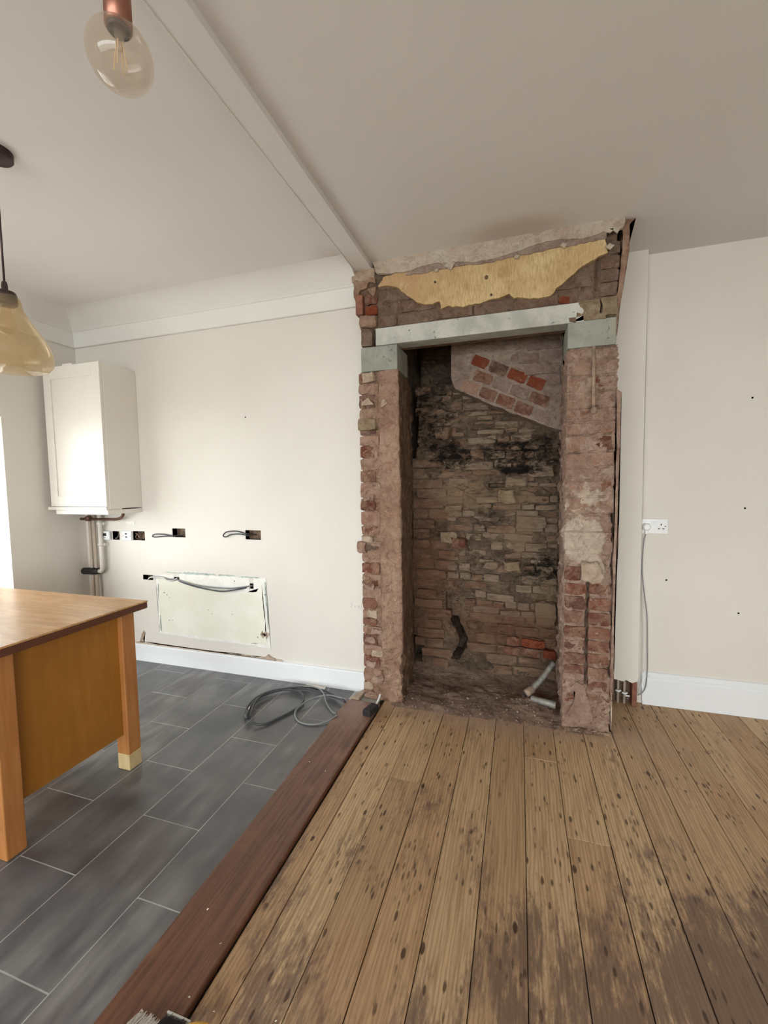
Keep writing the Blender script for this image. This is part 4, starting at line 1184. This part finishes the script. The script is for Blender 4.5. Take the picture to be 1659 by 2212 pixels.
# shaker door: stiles, rails and a sunk panel
dr = boxo('door', (-3.105, -2.725, 2.188, 2.200, 1.255, 2.062), MAT['cabinet'], bo)
boxo('stile', (-3.172, -3.105, 2.178, 2.199, 1.184, 2.146), MAT['cabinet'], dr, 0.0015)
boxo('stile', (-2.725, -2.652, 2.178, 2.199, 1.184, 2.146), MAT['cabinet'], dr, 0.0015)
boxo('rail', (-3.105, -2.725, 2.178, 2.199, 1.184, 1.255), MAT['cabinet'], dr, 0.0015)
boxo('rail', (-3.105, -2.725, 2.178, 2.199, 2.062, 2.146), MAT['cabinet'], dr, 0.0015)
boxo('top_catch', (-2.985, -2.895, 2.18, 2.21, 2.142, 2.158), MAT['cabinet'], bo, 0.002)

# pipes under the cupboard
for k, px in enumerate((-3.135, -3.092)):
    pp = add('heating_pipe', tube(bmesh.new(), [(px, 2.425, 0.0), (px, 2.425, 1.127)], 0.011, 10), MAT['pipe_paint'], None, True)
    tag(pp, 'beige painted heating pipe dropping from the boiler, %s' % ('next to the window wall' if k == 0 else 'next to the white waste pipe'), 'pipe', 'heating pipes under the boiler')
wpv = add('waste_pipe', tube(bmesh.new(), [(-3.026, 2.42, 1.127), (-3.026, 2.42, 0.72), (-3.028, 2.42, 0.690), (-3.040, 2.42, 0.676), (-3.075, 2.42, 0.674)], 0.0165, 12), MAT['pipe_white'], None, True)
tag(wpv, 'white plastic waste pipe with elbow under the boiler', 'pipe')
for z in (1.03, 0.87):
    add('pipe_clip', tube(bmesh.new(), [(-3.026, 2.42, z), (-3.026, 2.42, z + 0.02)], 0.021, 12), MAT['pipe_white'], wpv, True)
    boxo('clip_base', (-3.012, -2.995, 2.425, YB, z, z + 0.02), MAT['pipe_white'], wpv)
ins = add('pipe_insulation', tube(bmesh.new(), [(-3.06, 2.42, 0.674), (-3.10, 2.42, 0.672), (-3.218, 2.42, 0.668)], [0.024, 0.027, 0.026], 12), MAT['black'], None, True)
tag(ins, 'black foam insulation sleeve on the waste pipe', 'insulation')
gp = add('gas_pipe', tube(bmesh.new(), [(-3.19, 2.40, 1.075), (-2.90, 2.40, 1.075), (-2.83, 2.40, 1.078), (-2.785, 2.40, 1.092), (-2.765, 2.40, 1.117)], 0.010, 10, 6), MAT['pipe_brown'], None, True)
tag(gp, 'dark tarnished gas pipe bending up into the boiler', 'pipe')
add('valve', lathe(bmesh.new(), [(0.001, -0.02), (0.02, -0.018), (0.022, 0.012), (0.013, 0.02), (0.001, 0.02)], (-3.10, 2.39, 1.08), 12), MAT['pipe_brown'], gp, True)

# ------------------------------------------------------------------ faceplates hanging beside their boxes
ts = empty('thermostat', (-2.995, YB, 0.945)); tag(ts, 'white wall thermostat with dark display beside an open box', 'thermostat')
boxo('housing', (-3.036, -2.958, YB - 0.026, YB, 0.914, 0.980), MAT['plastic_white'], ts, 0.006, 2)
boxo('display', (-3.020, -2.985, YB - 0.028, YB - 0.02, 0.944, 0.966), MAT['screen'], ts, 0.001)
boxo('button', (-3.008, -2.996, YB - 0.029, YB - 0.02, 0.928, 0.935), MAT['cable'], ts, 0.001)
sp = empty('switch_plate', (-2.80, YB, 0.948)); tag(sp, 'small white fused switch plate hanging beside its open box', 'switch')
boxo('plate', (-2.848, -2.757, YB - 0.012, YB, 0.914, 0.984), MAT['plastic_white'], sp, 0.004, 2)
boxo('rocker', (-2.815, -2.798, YB - 0.015, YB - 0.01, 0.958, 0.968), MAT['screen'], sp, 0.001)
boxo('fuse_slot', (-2.815, -2.795, YB - 0.015, YB - 0.01, 0.935, 0.943), MAT['screen'], sp, 0.001)
for sx in (-2.838, -2.768):
    add('screw', tube(bmesh.new(), [(sx, YB - 0.010, 0.948), (sx, YB - 0.0135, 0.948)], 0.003, 8), MAT['cable_dark'], sp)
wi = add('box_wiring', tube(bmesh.new(), [(-2.74, YB + 0.03, 0.95), (-2.71, YB - 0.012, 0.97), (-2.675, YB - 0.018, 0.955), (-2.662, YB - 0.012, 0.925), (-2.69, YB + 0.01, 0.92), (-2.715, YB - 0.008, 0.935), (-2.70, YB - 0.01, 0.96), (-2.66, YB + 0.01, 0.975)], 0.0045, 8, 6), MAT['pipe_brown'], None, True)
tag(wi, 'tangle of brown wires in the open box beside the switch plate', 'wire')
add('connector', lathe(bmesh.new(), [(0.001, -0.014), (0.013, -0.012), (0.015, 0.008), (0.001, 0.013)], (-2.690, YB + 0.004, 0.950), 10), MAT['iron'], wi, True)
wi2 = add('box_wiring', tube(bmesh.new(), [(-2.945, YB + 0.03, 0.93), (-2.93, YB + 0.005, 0.925), (-2.905, YB - 0.004, 0.93), (-2.892, YB + 0.004, 0.95), (-2.90, YB + 0.03, 0.965)], 0.006, 8, 6), MAT['cable_dark'], None, True)
tag(wi2, 'dark stub of wire in the open box beside the thermostat', 'wire')

for k, (bx0, bx1, z0) in enumerate(((-2.384, -2.55, 0.958), (-1.765, -1.935, 0.975))):
    dz = 0.0 if k == 0 else 0.012
    pts = [(bx0 + 0.06, YB + 0.035, z0), (bx0 + 0.005, YB - 0.006, z0 + dz), (bx0 - 0.06, YB - 0.016, z0 + 0.010 + dz * 1.5), (bx1 + 0.03, YB - 0.018, z0 + 0.010 + dz), (bx1, YB - 0.018, z0 - 0.004), (bx1 + 0.02, YB - 0.014, z0 - 0.013), (bx1 + 0.06, YB - 0.012, z0 - 0.008 + dz), (bx0 - 0.04, YB - 0.008, z0 - 0.004 + dz), (bx0 + 0.02, YB + 0.01, z0 - 0.006)]
    o = add('cable_loop', tube(bmesh.new(), pts, 0.0042, 8, 6), MAT['cable_dark'], None, True)
    tag(o, 'dark cable loop hanging from the open socket box %s' % ('beside the switch plate' if k == 0 else 'closer to the chimney'), 'cable', 'loops from the open socket boxes')

c1 = add('wall_cable', tube(bmesh.new(), [(-2.60, YB + 0.03, 0.645), (-2.585, YB - 0.008, 0.650), (-2.50, YB - 0.012, 0.652), (-2.43, YB - 0.010, 0.640), (-2.37, YB - 0.006, 0.640), (-2.33, YB - 0.010, 0.635), (-2.2, YB - 0.014, 0.612), (-2.05, YB - 0.016, 0.603), (-1.9, YB - 0.014, 0.605), (-1.78, YB - 0.01, 0.622), (-1.735, YB + 0.02, 0.630)], 0.0048, 8, 6), MAT['cable'], None, True)
tag(c1, 'grey cable strung across the bare plaster patch, upper of two strands', 'cable')
c2 = add('wall_cable', tube(bmesh.new(), [(-2.365, YB + 0.02, 0.645), (-2.33, YB - 0.008, 0.628), (-2.2, YB - 0.012, 0.600), (-2.05, YB - 0.014, 0.583), (-1.95, YB - 0.014, 0.581), (-1.82, YB - 0.012, 0.605), (-1.735, YB + 0.02, 0.622)], 0.0048, 8, 6), MAT['cable_dark'], None, True)
tag(c2, 'darker grey cable sagging lowest over the bare plaster patch', 'cable')
c3 = add('wall_cable', tube(bmesh.new(), [(-2.625, YB - 0.004, 0.622), (-2.605, YB - 0.014, 0.640), (-2.57, YB - 0.016, 0.648), (-2.48, YB - 0.016, 0.650), (-2.44, YB - 0.012, 0.632), (-2.40, YB - 0.008, 0.630), (-2.355, YB - 0.004, 0.650)], 0.0045, 8, 6), MAT['cable_pale'], None, True)
tag(c3, 'pale cable looping between the two small wall holes', 'cable')

# ------------------------------------------------------------------ kitchen table
tb = empty('kitchen_table', (-2.3, 1.22, 0)); tag(tb, 'orange wooden kitchen island table with butcher block top and side panel', 'table')
TZ = 0.782
boxo('table_top', (-2.95, -1.660, 0.885, 1.545, TZ - 0.008, TZ), MAT['tabletop'], tb, 0.003, 2)
boxo('top_edge', (-2.948, -1.662, 0.887, 1.543, TZ - 0.036, TZ - 0.008), MAT['table_edge'], tb, 0.002)
LEG = [(-1.782, -1.712, 1.445, 1.512), (-1.782, -1.712, 0.945, 1.012), (-2.90, -2.83, 1.445, 1.512), (-2.90, -2.83, 0.945, 1.012)]
for k, (a, b, c, d) in enumerate(LEG):
    bmat = MAT['leg']
    lo = 0.075 if k == 0 else 0.0
    lg = boxo('leg', (a, b, c, d, lo, TZ - 0.036), bmat, tb, 0.004, 2)
    if k == 0:
        ft = boxo('foot', (a, b, c, d, 0.0, 0.075), MAT['foot'], lg, 0.003, 2)
        tag(ft, 'pale unstained foot')
boxo('side_panel', (-1.755, -1.738, 1.012, 1.445, 0.170, TZ - 0.036), MAT['panel'], tb)
boxo('side_panel', (-2.875, -2.858, 1.012, 1.445, 0.170, TZ - 0.036), MAT['panel'], tb)
boxo('rear_panel', (-2.83, -1.782, 1.47, 1.485, 0.170, TZ - 0.036), MAT['panel'], tb)

# ------------------------------------------------------------------ lights
PX, PY = -1.838, 1.148
pl = empty('pendant_lamp', (PX, PY, CEIL)); tag(pl, 'amber glass pendant shade hanging over the table on a dark cord', 'lamp')
add('ceiling_rose', lathe(bmesh.new(), [(0.001, -0.026), (0.050, -0.026), (0.053, -0.022), (0.053, 0.0)], (PX, PY, CEIL), 28), MAT['bronze'], pl, True)
add('cord', tube(bmesh.new(), [(PX, PY, CEIL - 0.02), (PX, PY, 2.07)], 0.0036, 8), MAT['bronze'], pl, True)
add('cord_grip', lathe(bmesh.new(), [(0.004, 0.03), (0.008, 0.026), (0.010, 0.012), (0.010, -0.006)], (PX, PY, 2.058), 12), MAT['bronze'], pl, True)
gprof = [(0.004, 0.0), (0.026, -0.004), (0.040, -0.016), (0.046, -0.034), (0.050, -0.056), (0.064, -0.084), (0.086, -0.118), (0.110, -0.154), (0.129, -0.190), (0.138, -0.222), (0.135, -0.252), (0.118, -0.274), (0.090, -0.285), (0.05, -0.289), (0.002, -0.290)]
wob = lambda a, z: 0.05 * math.sin(2 * a + z * 9) + 0.03 * math.sin(3 * a + 1.2 - z * 7)
add('glass_shade', lathe(bmesh.new(), gprof, (PX, PY, 2.046), 40, wob), MAT['amber_glass'], pl, True)
add('lamp_holder', lathe(bmesh.new(), [(0.001, 0.0), (0.032, -0.002), (0.036, -0.014), (0.036, -0.044), (0.030, -0.05), (0.001, -0.05)], (PX, PY, 2.05), 20), MAT['bronze'], pl, True)
add('bulb', lathe(bmesh.new(), [(0.012, -0.05), (0.014, -0.07), (0.026, -0.10), (0.030, -0.125), (0.024, -0.15), (0.001, -0.16)], (PX, PY, 2.05), 20), MAT['bulb_glass'], pl, True)

BX, BY, BZ = -0.728, 0.680, 2.130
gl = empty('globe_bulb_pendant', (BX, BY, CEIL)); tag(gl, 'large smoked globe bulb in a copper holder near the ceiling beam', 'lamp')
RB = 0.057
add('globe', lathe(bmesh.new(), [(0.016, 0.062), (0.022, 0.056)] + [(RB * math.sin(t), RB * 1.0 * math.cos(t)) for t in [0.48 + (math.pi - 0.49) * k / 22 for k in range(23)]], (BX, BY, BZ), 36), MAT['bulb_glass'], gl, True)
add('copper_holder', lathe(bmesh.new(), [(0.019, 0.050), (0.0235, 0.052), (0.0235, 0.118), (0.020, 0.126), (0.004, 0.13)], (BX, BY, BZ), 28), MAT['copper'], gl, True)
add('collar', lathe(bmesh.new(), [(0.018, 0.044), (0.0205, 0.046), (0.0205, 0.053)], (BX, BY, BZ), 24), MAT['bronze'], gl, True)
add('cord', tube(bmesh.new(), [(BX, BY, BZ + 0.125), (BX, BY, CEIL)], 0.0035, 8), MAT['bronze'], gl, True)
add('ceiling_rose', lathe(bmesh.new(), [(0.001, -0.026), (0.048, -0.026), (0.052, -0.022), (0.052, 0.0)], (BX, BY, CEIL), 28), MAT['copper'], gl, True)
add('stem', lathe(bmesh.new(), [(0.010, 0.056), (0.008, 0.030), (0.005, 0.012), (0.001, 0.008)], (BX, BY, BZ), 12), MAT['bulb_glass'], gl, True)
for k in range(4):
    a = k * math.pi / 2 + 0.4
    add('filament', tube(bmesh.new(), [(BX + 0.006 * math.cos(a), BY + 0.006 * math.sin(a), BZ + 0.028), (BX + 0.012 * math.cos(a), BY + 0.012 * math.sin(a), BZ - 0.022)], 0.0011, 6), MAT['filament'], gl)

# ------------------------------------------------------------------ alcove socket, plug and lead
so = empty('double_socket', (0.736, YA, 1.045)); tag(so, 'white double wall socket beside the pipe boxing', 'socket')
boxo('plate', (0.668, 0.802, YA - 0.011, YA, 1.004, 1.090), MAT['plastic_white'], so, 0.003, 2)
for sx in (0.718, 0.736):
    boxo('rocker', (sx, sx + 0.012, YA - 0.015, YA - 0.010, 1.053, 1.076), MAT['plastic_white'], so, 0.001)
for (a, z, w_, h_) in ((0.766, 1.052, 0.005, 0.010), (0.753, 1.031, 0.009, 0.005), (0.775, 1.031, 0.009, 0.005), (0.786, 1.045, 0.006, 0.005)):
    boxo('pin_slot', (a, a + w_, YA - 0.0118, YA - 0.010, z, z + h_), MAT['hole'], so)  # raised dark tabs, the shade inside the slots put in as colour
pg = add('plug', bmesh.new(), MAT['plastic_white'])
bm = bmesh.new(); bm.from_mesh(pg.data)
tube(bm, [(0.692, YA - 0.011, 1.044), (0.692, YA - 0.030, 1.044), (0.692, YA - 0.040, 1.044)], [0.024, 0.023, 0.016], 6)
bm.to_mesh(pg.data); bm.free()
tag(pg, 'white three-pin plug pushed into the double socket', 'plug')
boxo('cord_grip', (0.684, 0.698, YA - 0.032, YA - 0.018, 1.004, 1.026), MAT['plastic_white'], pg, 0.002)
ld = add('power_lead', tube(bmesh.new(), [(0.690, YA - 0.025, 1.008), (0.678, YA - 0.03, 0.95), (0.674, YA - 0.03, 0.80), (0.690, YA - 0.028, 0.65), (0.706, YA - 0.026, 0.53), (0.712, YA - 0.026, 0.35), (0.714, YA - 0.03, 0.22), (0.708, YA - 0.034, 0.12), (0.690, YA - 0.034, 0.075), (0.668, YA - 0.03, 0.055)], 0.0028, 8, 6), MAT['cable'], None, True)
tag(ld, 'thin grey lead hanging from the socket to the skirting board', 'cable')
ld2 = add('power_lead', tube(bmesh.new(), [(0.672, YA - 0.02, 0.80), (0.682, YA - 0.016, 0.62), (0.690, YA - 0.014, 0.45), (0.692, YA - 0.016, 0.25), (0.690, YA - 0.026, 0.14), (0.672, YA - 0.030, 0.07)], 0.0025, 8, 6), MAT['cable_pale'], None, True)
tag(ld2, 'pale second lead running close behind the grey one to the skirting', 'cable')

# ------------------------------------------------------------------ things on the floor
OUT = [(-0.978, 2.261, .022), (-1.079, 2.323, .02), (-1.191, 2.372, .016), (-1.324, 2.365, .014), (-1.462, 2.282, .018), (-1.523, 2.196, .014), (-1.523, 2.096, .012), (-1.473, 1.982, .02), (-1.413, 1.935, .03)]
INN = [(-1.374, 1.913, .022), (-1.319, 1.938, .010), (-1.288, 2.0, .008), (-1.244, 2.101, .008), (-1.225, 2.181, .010), (-1.247, 2.254, .014), (-1.301, 2.301, .02), (-1.40, 2.295, .024), (-1.48, 2.219, .022), (-1.506, 2.12, .022), (-1.462, 2.002, .026), (-1.415, 1.945, .034), (-1.435, 1.99, .034), (-1.487, 2.10, .026), (-1.49, 2.20, .028), (-1.43, 2.28, .028), (-1.34, 2.335, .022), (-1.25, 2.345, .022), (-1.13, 2.32, .02), (-0.99, 2.275, .024)]
co = add('cable_coil', tube(bmesh.new(), INN, 0.0066, 8, 6), MAT['cable_dark'], None, True)
tag(co, 'loose coil of dark grey cable lying on the slate tiles', 'cable')
add('outer_turn', tube(bmesh.new(), OUT, 0.0066, 8, 6), MAT['cable_dark'], co, True)
c5 = add('flex_cable', tube(bmesh.new(), [(-0.974, 2.282, .026), (-1.086, 2.29, .034), (-1.159, 2.263, .026), (-1.206, 2.187, .022), (-1.217, 2.10, .016), (-1.17, 2.034, .006), (-1.103, 2.012, .006), (-1.034, 2.03, .008), (-0.988, 2.078, .014), (-0.966, 2.12, .020)], 0.005, 8, 6), MAT['cable'], None, True)
tag(c5, 'paler grey flex in a single ring beside the threshold board', 'cable')
c6 = add('flex_cable', tube(bmesh.new(), [(-1.40, 2.31, .036), (-1.30, 2.372, .028), (-1.20, 2.352, .034), (-1.13, 2.29, .040), (-1.085, 2.235, .014), (-1.018, 2.166, .008), (-0.98, 2.14, .018)], 0.004, 8, 6), MAT['cable'], None, True)
tag(c6, 'thin grey flex running from the cable coil across the ring', 'cable')
tp = add('cable_end', tube(bmesh.new(), [(-1.452, 1.985, 0.045), (-1.435, 1.945, 0.043), (-1.418, 1.925, 0.036)], 0.008, 8), MAT['cable_dark'], None, True)
tag(tp, 'taped dark end of the coiled cable', 'cable')
add('core_wire', tube(bmesh.new(), [(-1.455, 1.992, 0.046), (-1.463, 2.015, 0.05)], 0.003, 6), MAT['cable_pale'], tp)
sc_ = sheet('paper_scrap', [(-1.33, 2.395), (-1.18, 2.402), (-1.185, 2.438), (-1.325, 2.436)], 0.004, 0.003, MAT['chip'], None, 0.03, 0.004, 99, axis='Z')
tag(sc_, 'scrap of white lining paper on the tiles against the skirting', 'paper')
wd = sheet('plaster_wedge', [(-0.965, 2.325), (-0.915, 2.325), (-0.905, 2.44), (-0.925, 2.44)], 0.022, 0.021, MAT['plaster'], None, 0.02, 0.002, 98, axis='Z')
tag(wd, 'thin pale plaster offcut between the threshold and the left pier', 'offcut')

jb = empty('junction_box', (-0.795, 2.21, 0.014)); tag(jb, 'small black cable connector box lying at the end of the threshold board', 'connector')
bm = box(bmesh.new(), -0.026, 0.026, -0.047, 0.047, 0, 0.034, bevel=0.005, seg=2)
bmesh.ops.rotate(bm, verts=bm.verts, cent=(0, 0, 0), matrix=Matrix.Rotation(-0.25, 3, 'Z'))
bmesh.ops.translate(bm, verts=bm.verts, vec=(-0.795, 2.205, 0.0145))
add('housing', bm, MAT['black'], jb)
for k, (ox, oy) in enumerate(((-0.006, -0.02), (0.010, 0.012), (-0.012, 0.018))):
    add('screw', tube(bmesh.new(), [(-0.795 + ox, 2.205 + oy, 0.044), (-0.795 + ox, 2.205 + oy, 0.0498)], 0.0045, 8), MAT['cable_dark'], jb)
add('wire', tube(bmesh.new(), [(-0.783, 2.25, 0.03), (-0.778, 2.275, 0.045), (-0.774, 2.30, 0.06), (-0.773, 2.31, 0.075)], 0.006, 8, 4), MAT['cable_pale'], jb, True)

rr = random.Random(31)
for k, (a, b) in enumerate(((-0.93, 1.72), (-0.83, 1.68), (-0.905, 1.00), (-0.80, 0.93), (-0.793, 0.80), (-0.885, 0.742), (-0.56, 0.83), (0.42, 2.19), (-0.72, 0.80))):
    vs = []
    bm = bmesh.new()
    z0 = 0.0145 if a < -0.78 else 0.001
    for _ in range(8): vs.append(bm.verts.new((a + rr.uniform(-1, 1) * 0.0035, b + rr.uniform(-1, 1) * 0.0035, z0 + rr.uniform(0, 1) * 0.003)))
    bmesh.ops.convex_hull(bm, input=vs)
    tag(add('plaster_crumb', bm, MAT['chip']), 'tiny white plaster crumb on the dark threshold board' if a < -0.78 else 'tiny white plaster crumb on the pine floorboards', 'crumb', 'white crumbs on the threshold' if a < -0.78 else 'white crumbs on the boards')

# hand brush at the near end of the threshold
hb = empty('hand_brush', (-0.79, 0.70, 0.014)); tag(hb, 'hand brush with white and black bristles and yellow handle on the threshold', 'brush')


def tufts(nm, mat, x0, x1, y0, y1, n, seed, tip):
    q = random.Random(seed); b = bmesh.new()
    for _ in range(n):
        a, c = q.uniform(x0, x1), q.uniform(y0, y1)
        e = Vector((a + q.uniform(-.004, .004) + tip[0], c + q.uniform(-.006, .006) + tip[1], 0.016 + q.uniform(0, 0.016)))
        tube(b, [(a, c, 0.030 + q.uniform(0, .012)), e], [0.0011, 0.0007], 3, cap=False)
    o = add(nm, b, mat, hb); o['kind'] = 'stuff'


tufts('white_bristles', MAT['bristle_w'], -0.885, -0.815, 0.66, 0.70, 500, 1, (0.0, 0.035))
tufts('black_bristles', MAT['bristle_k'], -0.815, -0.752, 0.67, 0.715, 600, 2, (0.0, 0.035))
boxo('pale_edge', (-0.818, -0.748, 0.752, 0.757, 0.0145, 0.026), MAT['cable_pale'], hb, 0.001)
boxo('brush_block', (-0.89, -0.745, 0.62, 0.68, 0.022, 0.050), MAT['yellow'], hb, 0.008, 2)
add('handle', tube(bmesh.new(), [(-0.76, 0.66, 0.046), (-0.735, 0.722, 0.042), (-0.700, 0.745, 0.034), (-0.672, 0.742, 0.026)], [0.012, 0.013, 0.013, 0.010], 12, 5), MAT['yellow'], hb, True)
